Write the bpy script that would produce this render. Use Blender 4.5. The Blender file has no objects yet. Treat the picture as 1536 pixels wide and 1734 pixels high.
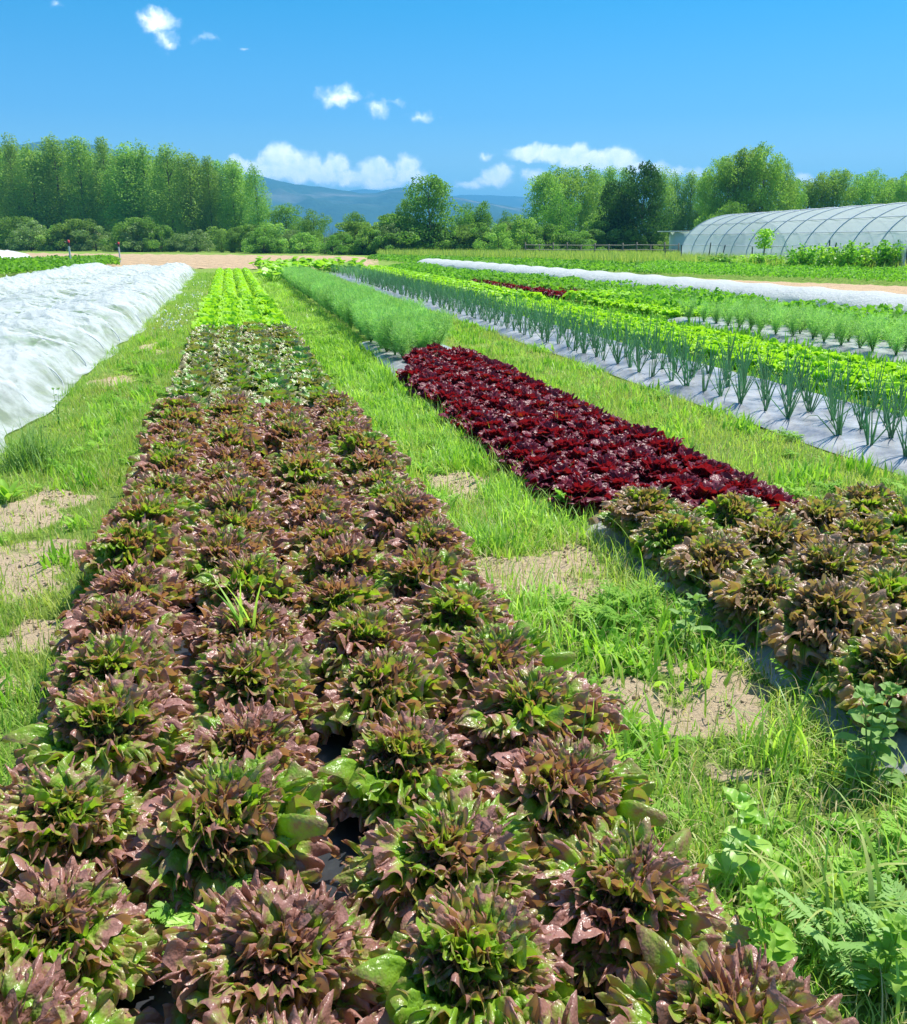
import bpy, math, numpy as np
from mathutils import Vector
R = math.radians
SC = bpy.context.scene
COL = SC.collection

# ------------------------------------------------------------------ camera, sky, sun, exposure
F = 1500.0; CX, CY = 768.0, 867.0; VPX, HY = 385.0, 405.0; HCAM = 1.55
TH = math.atan((CY - HY) / F); PSI = math.atan((CX - VPX) * math.cos(TH) / F)
cd = bpy.data.cameras.new('camera'); cam = bpy.data.objects.new('camera', cd); COL.objects.link(cam)
cam.location = (0, 0, HCAM); cam.rotation_euler = (math.pi/2 - TH, 0, -PSI)
cd.sensor_fit = 'HORIZONTAL'; cd.sensor_width = 36; cd.lens = 36 * F / 1536
cd.clip_start = 0.05; cd.clip_end = 60000
SC.camera = cam
SUN_AZ, SUN_EL = 66.0, 60.0
w = bpy.data.worlds.new('World'); SC.world = w; w.use_nodes = True
nt = w.node_tree; nt.nodes.clear()
sky = nt.nodes.new('ShaderNodeTexSky'); sky.sky_type = 'NISHITA'; sky.sun_disc = False
sky.sun_elevation = R(SUN_EL); sky.sun_rotation = R(SUN_AZ); sky.air_density = 1.0; sky.dust_density = 0.25; sky.ozone_density = 2.2
bg = nt.nodes.new('ShaderNodeBackground'); bg.inputs[1].default_value = 0.112
wo = nt.nodes.new('ShaderNodeOutputWorld')
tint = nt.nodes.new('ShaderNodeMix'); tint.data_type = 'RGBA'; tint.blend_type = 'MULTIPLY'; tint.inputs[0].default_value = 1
tc = nt.nodes.new('ShaderNodeTexCoord'); sx = nt.nodes.new('ShaderNodeSeparateXYZ'); nt.links.new(tc.outputs['Generated'], sx.inputs[0])
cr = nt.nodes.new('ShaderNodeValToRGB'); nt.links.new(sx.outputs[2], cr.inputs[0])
for k, (p, c) in enumerate([(0.0, (.50, .80, .92)), (.077, (.46, .70, .85)), (.12, (.27, .60, .83)), (.22, (.10, .58, .80)), (.36, (.42, .76, .95))]):  # last stop, above the frame, is lightened only to add fill light
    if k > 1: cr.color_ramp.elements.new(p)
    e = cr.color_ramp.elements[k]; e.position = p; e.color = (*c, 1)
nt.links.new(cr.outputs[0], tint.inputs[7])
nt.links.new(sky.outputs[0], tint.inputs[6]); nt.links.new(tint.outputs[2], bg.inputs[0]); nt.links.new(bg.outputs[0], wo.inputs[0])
CLOUDS = [(268, 35, 26, 16, 1.0), (250, 30, 18, 10, 0.7), (282, 60, 16, 20, 0.7), (285, 72, 14, 8, 0.7), (345, 66, 22, 8, 0.55), (330, 62, 10, 5, 0.4), (412, 84, 10, 4, 0.4), (95, 4, 14, 8, 0.5), (572, 165, 32, 16, 1.1), (580, 152, 18, 10, 0.8), (550, 168, 18, 8, 0.6), (640, 185, 24, 14, 0.6), (628, 168, 14, 14, 0.35), (708, 196, 24, 9, 0.7), (672, 176, 14, 7, 0.6), (745, 201, 10, 4, 0.3), (420, 282, 32, 12, 0.9), (402, 272, 14, 8, 0.8), (440, 288, 34, 14, 0.9), (475, 265, 26, 20, 1.3), (485, 280, 50, 22, 1.1), (500, 290, 40, 18, 1.1), (540, 292, 40, 16, 0.9), (568, 278, 24, 18, 0.8), (530, 275, 14, 16, 0.8), (590, 300, 50, 14, 0.8), (636, 290, 34, 16, 1.1), (640, 308, 50, 10, 0.8), (690, 280, 20, 18, 1.1), (696, 298, 28, 14, 0.9), (890, 258, 30, 12, 1.0), (955, 262, 40, 13, 1.0), (1000, 272, 50, 14, 1.0), (1042, 272, 34, 16, 1.0), (1090, 284, 44, 10, 0.9), (1130, 290, 40, 8, 0.7), (1172, 291, 26, 9, 0.6), (842, 294, 22, 14, 0.9), (835, 305, 30, 8, 0.7), (795, 312, 26, 7, 0.7), (825, 262, 14, 6, 0.5), (905, 300, 26, 12, 0.6), (1365, 310, 24, 10, 0.8), (1150, 284, 16, 8, 0.5)]      # measured in the photograph: column, row, half width, half height, thickness
def sky_clouds():
    t = w.node_tree; ct_, st_ = math.cos(TH), math.sin(TH)
    def nd(ty, **k):
        n = t.nodes.new(ty)
        for a_, b_ in k.items(): setattr(n, a_, b_)
        return n
    def vm(op, a_, b_=None):
        n = nd('ShaderNodeVectorMath', operation=op)
        for i, q in enumerate((a_, b_)):
            if q is None: continue
            if isinstance(q, tuple): n.inputs[i].default_value = q
            else: t.links.new(q, n.inputs[i])
        return n
    def mt(op, a_, b_=0.0, clamp=False):
        n = nd('ShaderNodeMath', operation=op); n.use_clamp = clamp
        for i, q in enumerate((a_, b_)):
            if isinstance(q, (int, float)): n.inputs[i].default_value = q
            else: t.links.new(q, n.inputs[i])
        return n.outputs[0]
    d = tc.outputs['Generated']; cpp, spp = math.cos(PSI), math.sin(PSI)
    f_ = vm('DOT_PRODUCT', d, (spp, cpp, 0)).outputs['Value']; r_ = vm('DOT_PRODUCT', d, (cpp, -spp, 0)).outputs['Value']
    fm = mt('MAXIMUM', f_, .05); u = mt('DIVIDE', r_, fm); v = mt('DIVIDE', sx.outputs[2], fm)
    cb = nd('ShaderNodeCombineXYZ'); t.links.new(u, cb.inputs[0]); t.links.new(v, cb.inputs[1]); p = cb.outputs[0]
    def noi(sc, det, rough, vec):
        n = nd('ShaderNodeTexNoise'); n.inputs['Scale'].default_value = sc; n.inputs['Detail'].default_value = det; n.inputs['Roughness'].default_value = rough; t.links.new(vec, n.inputs['Vector']); return n
    n0 = noi(38, 4, .55, p); off = vm('SCALE', vm('SUBTRACT', n0.outputs['Color'], (.5, .5, .5)).outputs[0]); off.inputs[3].default_value = .020
    pw = vm('ADD', p, off.outputs[0]).outputs[0]; tot = None
    for (px, py, rx, ry, dn) in CLOUDS:
        rf = ct_*F + st_*(CY-py); uu = (px-CX)/rf; vv = (ct_*(CY-py) - st_*F)/rf
        q = vm('MULTIPLY', vm('SUBTRACT', pw, (uu, vv, 0)).outputs[0], (F/(rx*1.55), F/(ry*1.55), 0)).outputs[0]
        L = mt('SUBTRACT', 1.0, vm('LENGTH', q).outputs['Value'], True); L = mt('MULTIPLY', L, min(1.0, dn)*(.62 if py < 215 else 1.0))
        tot = L if tot is None else mt('MAXIMUM', tot, L)
    n1 = noi(75, 7, .6, pw); n2 = noi(200, 5, .6, p)
    den = mt('ADD', tot, mt('MULTIPLY', mt('SUBTRACT', n1.outputs[0], .5), .55)); den = mt('MULTIPLY', den, mt('GREATER_THAN', tot, .001))
    mr = nd('ShaderNodeMapRange', interpolation_type='SMOOTHSTEP'); mr.inputs[1].default_value = .11; mr.inputs[2].default_value = .60; t.links.new(den, mr.inputs[0])
    al = mt('MULTIPLY', mr.outputs[0], mt('MULTIPLY', mt('MINIMUM', mt('MULTIPLY', tot, 8.0), 1.0), mt('GREATER_THAN', f_, .05)))
    sh = nd('ShaderNodeMix', data_type='RGBA'); t.links.new(mt('MULTIPLY', mt('SUBTRACT', n1.outputs[0], .35), 2.6, True), sh.inputs[0])
    sh.inputs[6].default_value = (.66, .76, .88, 1); sh.inputs[7].default_value = (1, 1, 1, 1)
    b2 = nd('ShaderNodeBackground'); t.links.new(sh.outputs[2], b2.inputs[0]); b2.inputs[1].default_value = CLOUD_S
    mx = nd('ShaderNodeMixShader'); t.links.new(al, mx.inputs[0]); t.links.new(bg.outputs[0], mx.inputs[1]); t.links.new(b2.outputs[0], mx.inputs[2]); t.links.new(mx.outputs[0], wo.inputs[0])
CLOUD_S = 1.35
sky_clouds()
ld = bpy.data.lights.new('sun', 'SUN'); ld.energy = 5.0; ld.angle = R(0.5); ld.color = (1, 0.955, 0.88)
sun = bpy.data.objects.new('sun', ld); COL.objects.link(sun)
sv = Vector((math.sin(R(SUN_AZ))*math.cos(R(SUN_EL)), math.cos(R(SUN_AZ))*math.cos(R(SUN_EL)), math.sin(R(SUN_EL))))
sun.rotation_euler = (-sv).to_track_quat('-Z', 'Y').to_euler()
SC.view_settings.view_transform = 'Standard'; SC.view_settings.look = 'None'
SC.view_settings.exposure = 0.75; SC.view_settings.gamma = 1
cy = SC.cycles
cy.max_bounces = 6; cy.diffuse_bounces = 3; cy.glossy_bounces = 2; cy.transmission_bounces = 4
cy.transparent_max_bounces = 10; cy.volume_bounces = 0; cy.caustics_reflective = False; cy.caustics_refractive = False
try: cy.use_denoising = True
except Exception: pass

# ------------------------------------------------------------------ picture measurements -> places on the ground
ct, st = math.cos(TH), math.sin(TH); cp, sp = math.cos(PSI), math.sin(PSI)
FW = np.array([sp, cp]); RT = np.array([cp, -sp])
def gp(px, py, z=0.0):                      # point of the plane z seen at a pixel of the 1536 px photograph
    H = HCAM - z
    zc = F * H / (ct * (py - HY)); d = (zc - H*st) / ct; l = (px - CX) / F * zc
    return (FW[0]*d + RT[0]*l, FW[1]*d + RT[1]*l)
def far(px, d, ytop=None):                  # ground point at depth d under pixel column px, and height of what reaches ytop
    Z = 0 if ytop is None else (HY - ytop) * ct*ct * d / (F + (HY - ytop)*st*ct)
    zc = d*ct - Z*st; l = (px - CX) / F * (d*ct if ytop is None else zc)
    return FW[0]*d + RT[0]*l, FW[1]*d + RT[1]*l, Z + HCAM
def project(x, y, z):                       # inverse, numpy
    d = x*FW[0] + y*FW[1]; l = x*RT[0] + y*RT[1]; H = HCAM - z
    zc = d*ct + H*st; zc = np.where(zc < 0.05, 0.05, zc)
    return CX + F*l/zc, CY + F*(H*ct - d*st)/zc, zc

# ------------------------------------------------------------------ noise
def _hash(i, j, s):
    h = (i.astype(np.int64)*374761393 + j.astype(np.int64)*668265263 + s*1442695041) & 0xffffffff
    h = ((h ^ (h >> 13)) * 1274126177) & 0xffffffff
    return ((h ^ (h >> 16)) & 0xffff) / 65535.0
def vn(x, y, s=0):
    x = np.asarray(x, float); y = np.asarray(y, float)
    i = np.floor(x); j = np.floor(y); u = x-i; v = y-j; u = u*u*(3-2*u); v = v*v*(3-2*v)
    return (_hash(i, j, s)*(1-u)*(1-v) + _hash(i+1, j, s)*u*(1-v) + _hash(i, j+1, s)*(1-u)*v + _hash(i+1, j+1, s)*u*v)*2-1
def fbm(x, y, s=0, o=4):
    t = 0; a = 1; n = 0
    for k in range(o): t = t + a*vn(x*2**k, y*2**k, s+k); n += a; a *= .5
    return t/n
def sstep(a, b, x):
    t = np.clip((x-a)/(b-a), 0, 1); return t*t*(3-2*t)

# ------------------------------------------------------------------ mesh helpers
def mesh(name, V, FQ, mat=None, attrs=None, smooth=True):
    V = np.ascontiguousarray(V, dtype=np.float32).reshape(-1, 3); FQ = np.ascontiguousarray(FQ, dtype=np.int32)
    me = bpy.data.meshes.new(name); k = FQ.shape[1]; n = len(FQ)
    me.vertices.add(len(V)); me.vertices.foreach_set('co', V.ravel())
    me.loops.add(n*k); me.loops.foreach_set('vertex_index', FQ.ravel())
    me.polygons.add(n); me.polygons.foreach_set('loop_start', np.arange(0, n*k, k, dtype=np.int32))
    try: me.polygons.foreach_set('loop_total', np.full(n, k, dtype=np.int32))
    except Exception: pass
    if smooth: me.polygons.foreach_set('use_smooth', np.ones(n, dtype=bool))
    for a, d in (attrs or {}).items():
        d = np.asarray(d, dtype=np.float32)
        if d.ndim == 1:
            at = me.attributes.new(a, 'FLOAT', 'POINT'); at.data.foreach_set('value', d)
        else:
            at = me.attributes.new(a, 'FLOAT_COLOR', 'POINT')
            c = np.ones((len(d), 4), np.float32); c[:, :3] = d; at.data.foreach_set('color', c.ravel())
    me.update(calc_edges=True); me.validate()
    if mat: me.materials.append(mat)
    return me
def put(name, me, parent=None, loc=(0, 0, 0), rz=0, sc=1):
    o = bpy.data.objects.new(name, me); COL.objects.link(o); o.location = loc; o.rotation_euler = (0, 0, rz)
    o.scale = (sc, sc, sc) if not hasattr(sc, '__len__') else sc
    if parent: o.parent = parent
    return o
def tag(o, label=None, cat=None, group=None, kind=None):
    if label: o['label'] = label
    if cat: o['category'] = cat
    if group: o['group'] = group
    if kind: o['kind'] = kind
    return o
def grid_faces(nu, nv, off=0):
    i = np.arange(nu-1)[:, None]; j = np.arange(nv-1)[None, :]
    a = (i*nv + j).ravel() + off
    return np.stack([a, a+1, a+nv+1, a+nv], 1)
class Acc:
    def __init__(s): s.V = []; s.Q = []; s.A = {}; s.n = 0
    def add(s, V, Q, **a):
        V = np.asarray(V).reshape(-1, 3); s.V.append(V); s.Q.append(np.asarray(Q) + s.n); s.n += len(V)
        for k, v in a.items():
            v = np.asarray(v, float)
            if v.ndim == 0: v = np.full(len(V), float(v))
            s.A.setdefault(k, []).append(v)
    def mesh(s, name, mat, smooth=True):
        return mesh(name, np.concatenate(s.V), np.concatenate(s.Q), mat, {k: np.concatenate(v) for k, v in s.A.items()}, smooth)
    def xf(s, M, T):
        return
def tube(acc, pts, rad, k=6, **a):          # quads, open tube along points
    pts = np.asarray(pts, float); n = len(pts); rad = np.full(n, rad) if np.isscalar(rad) else np.asarray(rad)
    T = np.gradient(pts, axis=0); T /= np.linalg.norm(T, axis=1)[:, None] + 1e-9
    up = np.array([0, 0, 1.]) if abs(T[0][2]) < .9 else np.array([1., 0, 0])
    A = np.cross(T, up); A /= np.linalg.norm(A, axis=1)[:, None] + 1e-9; B = np.cross(T, A)
    th = np.linspace(0, 2*np.pi, k+1)
    V = pts[:, None, :] + rad[:, None, None]*(np.cos(th)[None, :, None]*A[:, None, :] + np.sin(th)[None, :, None]*B[:, None, :])
    acc.add(V.reshape(-1, 3), grid_faces(n, k+1), **a)
def box(acc, c, s, rz=0, **a):
    c = np.asarray(c, float); h = np.asarray(s, float)/2
    P = np.array([[x, y, z] for z in (-1, 1) for x, y in ((-1, -1), (1, -1), (1, 1), (-1, 1))])*h
    cr, sr = math.cos(rz), math.sin(rz); P = np.stack([P[:, 0]*cr-P[:, 1]*sr, P[:, 0]*sr+P[:, 1]*cr, P[:, 2]], 1) + c
    acc.add(P, [[3, 2, 1, 0], [4, 5, 6, 7], [0, 1, 5, 4], [1, 2, 6, 5], [2, 3, 7, 6], [3, 0, 4, 7]], **a)

# ------------------------------------------------------------------ materials
def newmat(name):
    m = bpy.data.materials.new(name); m.use_nodes = True; m.node_tree.nodes.clear()
    return m, m.node_tree
def N(t, ty, **kw):
    n = t.nodes.new(ty)
    for k, v in kw.items():
        if k.startswith('i'): n.inputs[int(k[1:])].default_value = v
        else: setattr(n, k, v)
    return n
def ramp(t, stops, fac=None):
    r = t.nodes.new('ShaderNodeValToRGB'); e = r.color_ramp.elements
    while len(e) < len(stops): e.new(0.5)
    for k, (p, c) in enumerate(stops):
        e[k].position = p; e[k].color = (*c, 1) if len(c) == 3 else c
    if fac is not None: t.links.new(fac, r.inputs[0])
    return r
def attr(t, name): return N(t, 'ShaderNodeAttribute', attribute_name=name)
def mth(t, op, a, b=0.0):
    n = N(t, 'ShaderNodeMath', operation=op)
    for i, v in enumerate((a, b)):
        if isinstance(v, (int, float)): n.inputs[i].default_value = v
        else: t.links.new(v, n.inputs[i])
    return n.outputs[0]
def mixc(t, f, a, b, bt='MIX'):
    n = N(t, 'ShaderNodeMix', data_type='RGBA', blend_type=bt)
    for i, v in ((0, f), (6, a), (7, b)):
        if isinstance(v, (int, float)): n.inputs[i].default_value = v
        elif isinstance(v, tuple): n.inputs[i].default_value = (*v, 1)
        else: t.links.new(v, n.inputs[i])
    return n.outputs[2]
def noise(t, scale, detail=3, obj=True, rough=.5, vec=None):
    n = N(t, 'ShaderNodeTexNoise'); n.inputs['Scale'].default_value = scale; n.inputs['Detail'].default_value = detail
    n.inputs['Roughness'].default_value = rough
    if vec is None:
        tc = N(t, 'ShaderNodeTexCoord'); vec = tc.outputs['Object' if obj else 'Generated']
    t.links.new(vec, n.inputs['Vector']); return n
def finish(t, col, rough=.5, spec=.5, transl=0.0, tcol=None, bump=None, bstr=.3, bdist=.01, transp=0.0, metal=0):
    p = N(t, 'ShaderNodeBsdfPrincipled')
    for k, v in (('Base Color', col), ('Roughness', rough), ('Specular IOR Level', spec), ('Metallic', metal)):
        if isinstance(v, (int, float)): p.inputs[k].default_value = v
        elif isinstance(v, tuple): p.inputs[k].default_value = (*v, 1)
        else: t.links.new(v, p.inputs[k])
    if bump is not None:
        b = N(t, 'ShaderNodeBump'); b.inputs['Strength'].default_value = bstr; b.inputs['Distance'].default_value = bdist
        t.links.new(bump, b.inputs['Height']); t.links.new(b.outputs[0], p.inputs['Normal'])
    s = p.outputs[0]
    if transl > 0:
        tr = N(t, 'ShaderNodeBsdfTranslucent'); tc = tcol if tcol is not None else col
        if isinstance(tc, tuple): tr.inputs[0].default_value = (*tc, 1)
        else: t.links.new(tc, tr.inputs[0])
        mx = N(t, 'ShaderNodeMixShader'); mx.inputs[0].default_value = transl
        t.links.new(s, mx.inputs[1]); t.links.new(tr.outputs[0], mx.inputs[2]); s = mx.outputs[0]
    if not isinstance(transp, (int, float)) or transp > 0:
        tp = N(t, 'ShaderNodeBsdfTransparent'); mx = N(t, 'ShaderNodeMixShader')
        if isinstance(transp, (int, float)): mx.inputs[0].default_value = transp
        else: t.links.new(transp, mx.inputs[0])
        t.links.new(s, mx.inputs[1]); t.links.new(tp.outputs[0], mx.inputs[2]); s = mx.outputs[0]
    o = N(t, 'ShaderNodeOutputMaterial'); t.links.new(s, o.inputs[0])

def lettuce_mat(name, inner, mid, edge, rough=.38, spec=.5, tl=.35, tin=None, tedge=None, lo=.45, hi=.9, bs=.55, nz=.5, bsc=70):
    m, t = newmat(name)
    e = attr(t, 'er').outputs['Fac']; ph = attr(t, 'ph').outputs['Fac']
    oi = N(t, 'ShaderNodeObjectInfo').outputs['Random']
    n1 = noise(t, 26, 5, rough=.7); n2 = noise(t, bsc, 2, rough=.6)
    f = mth(t, 'ADD', e, mth(t, 'MULTIPLY', mth(t, 'SUBTRACT', n1.outputs[0], .5), nz))
    f = mth(t, 'ADD', f, mth(t, 'MULTIPLY', mth(t, 'SUBTRACT', ph, .5), .45))
    f = mth(t, 'ADD', f, mth(t, 'MULTIPLY', mth(t, 'SUBTRACT', oi, .5), .22))
    r = ramp(t, [(lo, inner), ((lo+hi)/2, mid), (hi, edge)], f)
    tr = ramp(t, [(lo, tin or inner), (hi, tedge or edge)], f)
    v = mth(t, 'ADD', .8, mth(t, 'MULTIPLY', ph, .4))
    hv = N(t, 'ShaderNodeHueSaturation'); t.links.new(r.outputs[0], hv.inputs['Color']); t.links.new(v, hv.inputs['Value'])
    finish(t, hv.outputs[0], rough, spec, tl, tr.outputs[0], n2.outputs[0], bs, .012)
    return m
M_REDGREEN = lettuce_mat('leaf_red_green', (.26, .45, .04), (.36, .36, .10), (.38, .19, .155), .34, .6, .38, (.48, .76, .03), (.52, .26, .08), .66, 1.03, .5, 1.2)
M_REDGREEN2 = lettuce_mat('leaf_tan_green', (.22, .42, .04), (.34, .36, .10), (.38, .24, .16), .34, .6, .38, (.42, .72, .03), (.50, .34, .07), .64, 1.05, .5, 1.2)
M_OAK = lettuce_mat('leaf_green_bronze', (.17, .40, .04), (.24, .36, .07), (.28, .24, .11), .30, .8, .34, (.3, .6, .03), (.34, .32, .05), .62, 1.06, .5)
M_LIME = lettuce_mat('leaf_lime', (.20, .44, .015), (.28, .55, .02), (.34, .62, .03), .45, .3, .38, (.45, .85, .02), (.55, .95, .03), .3, .9, .4)
M_DRED = lettuce_mat('leaf_dark_red', (.22, .12, .03), (.24, .026, .03), (.15, .014, .03), .38, .4, .34, (.40, .08, .01), (.34, .012, .015), .2, .6, .5, .6, bsc=50)

def leaf_mat(name, c1, c2, tl=.35, rough=.5, spec=.3, tboost=1.8, objvar=.25, hue=0.0):
    m, t = newmat(name)
    ph = attr(t, 'ph').outputs['Fac']; oi = N(t, 'ShaderNodeObjectInfo').outputs['Random']
    c = mixc(t, ph, c1, c2)
    hv = N(t, 'ShaderNodeHueSaturation'); t.links.new(c, hv.inputs['Color'])
    t.links.new(mth(t, 'ADD', 1-objvar/2, mth(t, 'MULTIPLY', oi, objvar)), hv.inputs['Value'])
    if hue: t.links.new(mth(t, 'ADD', .5-hue/2, mth(t, 'MULTIPLY', oi, hue)), hv.inputs['Hue'])
    tc = mixc(t, 1.0, hv.outputs[0], (tboost*.95, tboost, tboost*.45), 'MULTIPLY')
    finish(t, hv.outputs[0], rough, spec, tl, tc)
    return m
M_GRASS = leaf_mat('grass_green', (.15, .33, .035), (.42, .60, .13), .40, .42, .5)
M_GRASSY = leaf_mat('grass_yellowish', (.24, .38, .05), (.50, .54, .18), .35, .5, .3)
M_WEED = leaf_mat('weed_green', (.16, .35, .03), (.32, .50, .08), .35, .6, .2)
M_WEEDG = leaf_mat('weed_greygreen', (.17, .32, .07), (.27, .43, .13), .3, .6, .2)
M_STRAW = leaf_mat('straw', (.42, .36, .17), (.55, .47, .25), .2, .6, .2)
M_FENNEL = leaf_mat('fennel_green', (.20, .42, .11), (.38, .62, .24), .35, .5, .2)
M_FENSTEM = leaf_mat('fennel_stem', (.10, .24, .05), (.16, .32, .07), .2, .5, .2)
M_ONION = leaf_mat('onion_green', (.11, .29, .12), (.20, .42, .19), .25, .38, .6)
M_CROP = leaf_mat('crop_green', (.09, .27, .02), (.22, .45, .05), .35, .6, .2)
M_CROPL = leaf_mat('crop_light', (.22, .44, .03), (.36, .58, .07), .35, .45, .4)
M_POPLAR = leaf_mat('poplar_leaf', (.13, .27, .045), (.34, .52, .12), .38, .65, .2, 1.6, .25, .02)
M_TREE = leaf_mat('broad_leaf', (.07, .17, .025), (.25, .44, .08), .35, .65, .2, 1.6, .3, .03)
M_DARKT = leaf_mat('dark_leaf', (.03, .085, .018), (.07, .17, .03), .3, .7, .1, 1.5, .2)
M_PALET = leaf_mat('pale_leaf', (.16, .27, .08), (.26, .38, .13), .3, .5, .3, 1.5, .2)
M_BLOSSOM = leaf_mat('blossom', (.55, .58, .38), (.75, .74, .60), .3, .6, .2, 1.1, .1)
M_WHITEFL = leaf_mat('white_petals', (.70, .74, .66), (.85, .86, .82), .3, .6, .2, 1.0, .1)
def simple(name, c, rough=.6, spec=.4, metal=0, nsc=None, var=.2, bs=0, bdist=.01):
    m, t = newmat(name)
    if nsc:
        n = noise(t, nsc, 4); col = mixc(t, n.outputs[0], tuple(x*(1-var) for x in c), tuple(min(1, x*(1+var)) for x in c))
        finish(t, col, rough, spec, bump=n.outputs[0] if bs else None, bstr=bs, bdist=bdist, metal=metal)
    else: finish(t, c, rough, spec, metal=metal)
    return m
M_BARK = simple('bark', (.13, .10, .07), .9, .2, 0, 8, .4, .5, .03)
M_PLASTIC = None
def plastic_mulch():
    m, t = newmat('mulch_film'); n = noise(t, 6, 4); n2 = noise(t, 2.2, 5, rough=.65)
    dust_sheen = ramp(t, [(.34, (.12, .13, .15)), (.60, (.40, .40, .40))], n2.outputs[0])  # pale end stands for dust and for sky reflection painted into the colour
    finish(t, dust_sheen.outputs[0], .33, .9, bump=n.outputs[0], bstr=.55, bdist=.05); return m
M_MULCH = plastic_mulch()
M_MULCH_SHADE = simple('mulch_film_shaded', (.025, .028, .034), .35, .6, 0, 6, .4, .5, .03)  # darker copy of the film, shade between the lettuces put into its colour
def fabric(name, transp, col=(.80, .83, .84)):
    m, t = newmat(name); n = noise(t, 1.6, 6, rough=.62)
    tn = mth(t, 'MULTIPLY', ramp(t, [(.40, (.08, .08, .08)), (.62, (1, 1, 1))], n.outputs[0]).outputs[0], transp)
    n2 = noise(t, 7, 6, rough=.7)
    finish(t, col, .5, .3, .42, col, n2.outputs[0], .7, .09, tn); return m
M_FLEECE = fabric('fleece', .66, (.78, .83, .87)); M_FLEECE2 = fabric('fleece_dense', .06, (.82, .84, .86))
def film():
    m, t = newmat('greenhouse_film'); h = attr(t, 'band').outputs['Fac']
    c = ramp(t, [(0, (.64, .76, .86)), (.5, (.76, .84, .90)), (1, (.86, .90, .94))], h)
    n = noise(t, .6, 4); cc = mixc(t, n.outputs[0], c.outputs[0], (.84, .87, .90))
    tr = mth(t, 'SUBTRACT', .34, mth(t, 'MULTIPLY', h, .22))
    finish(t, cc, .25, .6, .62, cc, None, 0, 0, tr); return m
M_FILM = film()
def soilmat(name, c1, c2, sc=14, bs=.8, bd=.03):
    m, t = newmat(name); n = noise(t, sc, 6, rough=.65); n2 = noise(t, sc/9, 3)
    c = mixc(t, n.outputs[0], c1, c2); c = mixc(t, mth(t, 'MULTIPLY', n2.outputs[0], .35), c, tuple(x*.7 for x in c1))
    finish(t, c, .95, .1, bump=n.outputs[0], bstr=bs, bdist=bd); return m
M_CLOD = soilmat('clods', (.40, .29, .18), (.66, .52, .36), 25)

def groundmat():
    m, t = newmat('ground'); g = attr(t, 'cover').outputs['Fac']
    n = noise(t, 60, 6, rough=.7); n2 = noise(t, 5, 4); n3 = noise(t, 700, 2)
    soil = mixc(t, n.outputs[0], (.44, .32, .20), (.72, .59, .41)); soil = mixc(t, mth(t, 'MULTIPLY', n2.outputs[0], .5), soil, (.60, .46, .30))
    gr = mixc(t, n2.outputs[0], (.13, .25, .03), (.34, .40, .11)); gr = mixc(t, mth(t, 'MULTIPLY', n.outputs[0], .7), gr, (.13, .25, .03))
    f = mth(t, 'ADD', g, mth(t, 'MULTIPLY', mth(t, 'SUBTRACT', n.outputs[0], .5), .7))
    ff = ramp(t, [(.35, (0, 0, 0)), (.65, (1, 1, 1))], f)
    finish(t, mixc(t, ff.outputs[0], soil, gr), .95, .1, bump=mth(t, 'ADD', n.outputs[0], mth(t, 'MULTIPLY', n3.outputs[0], .2)), bstr=.9, bdist=.03); return m
M_GROUND = groundmat()

# ------------------------------------------------------------------ ground
BARE = [(*gp(900, 985), .50, .38), (*gp(800, 955), .36, .22), (*gp(1100, 1190), .26, .17), (*gp(1010, 1215), .18, .15), (*gp(765, 815), .22, .40), (*gp(990, 960), .2, .35),
        (*gp(20, 960), .30, .50), (*gp(35, 1100), .16, .22), (*gp(20, 880), .22, .45), (*gp(80, 850), .26, .28), (*gp(200, 645), .25, .6), (*gp(262, 590), .2, .9), (*gp(585, 605), .15, .6), (*gp(1180, 1170), .18, .2), (*gp(1290, 1310), .12, .1)]
def bare(x, y):
    b = np.zeros_like(x)
    wx = x + .26*fbm(x*3.2, y*3.2, 71, 4); wy = y + .36*fbm(x*3.2, y*3.2, 72, 4)
    for cx_, cy_, rx, ry in BARE:
        b = np.maximum(b, 1 - np.sqrt(((wx-cx_)/rx)**2 + ((wy-cy_)/ry)**2)*.75)
    return sstep(.14, .62, b + .42*fbm(x*6, y*6, 5, 4)*(b > .01))
def gz(x, y):
    z = .012*fbm(x*3, y*3, 1, 3)*sstep(60, 20, y)
    b = sstep(.2, .9, bare(x, y)) if np.ndim(x) else 0
    return z + b*(.030*np.abs(fbm(x*8, y*8, 3, 3)) + .012*fbm(x*28, y*28, 4, 2))
def axis(segs):
    o = []
    for a, b, s in segs: o.append(np.arange(a, b, s))
    return np.unique(np.concatenate(o + [np.array([segs[-1][1]])]))
xs = axis([(-5400, -1000, 400), (-1000, -100, 100), (-100, -10, 6), (-10, -2.5, .4), (-2.5, 2.6, .03), (2.6, 6, .1), (6, 30, 1), (30, 150, 8), (150, 1000, 100), (1000, 5400, 400)])
ys = axis([(-1200, -100, 100), (-100, 0, 20), (0, 1.0, .1), (1.0, 8, .03), (8, 16, .08), (16, 50, .5), (50, 250, 10), (250, 1000, 100), (1000, 6800, 400)])
GX, GY = np.meshgrid(xs, ys, indexing='ij')
nearf = sstep(70, 40, GY)*sstep(-14, -9, GX)*sstep(40, 20, GX)
V = np.stack([GX, GY, gz(GX, GY)*nearf - .004], -1)
cover = 1 - bare(GX, GY); cover *= np.where((GX > -.72) & (GX < 1.0) & (GY < 44), .0, 1)
cover = np.where((GX > -1.6) & (GX < -.7), cover*.85 - .1*sstep(9, 4, GY), cover)
me = mesh('ground', V, grid_faces(len(xs), len(ys))[:, ::-1], M_GROUND, {'cover': cover.ravel()})
tag(put('ground', me), 'sandy soil and short grass of the whole field', kind='structure')

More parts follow.
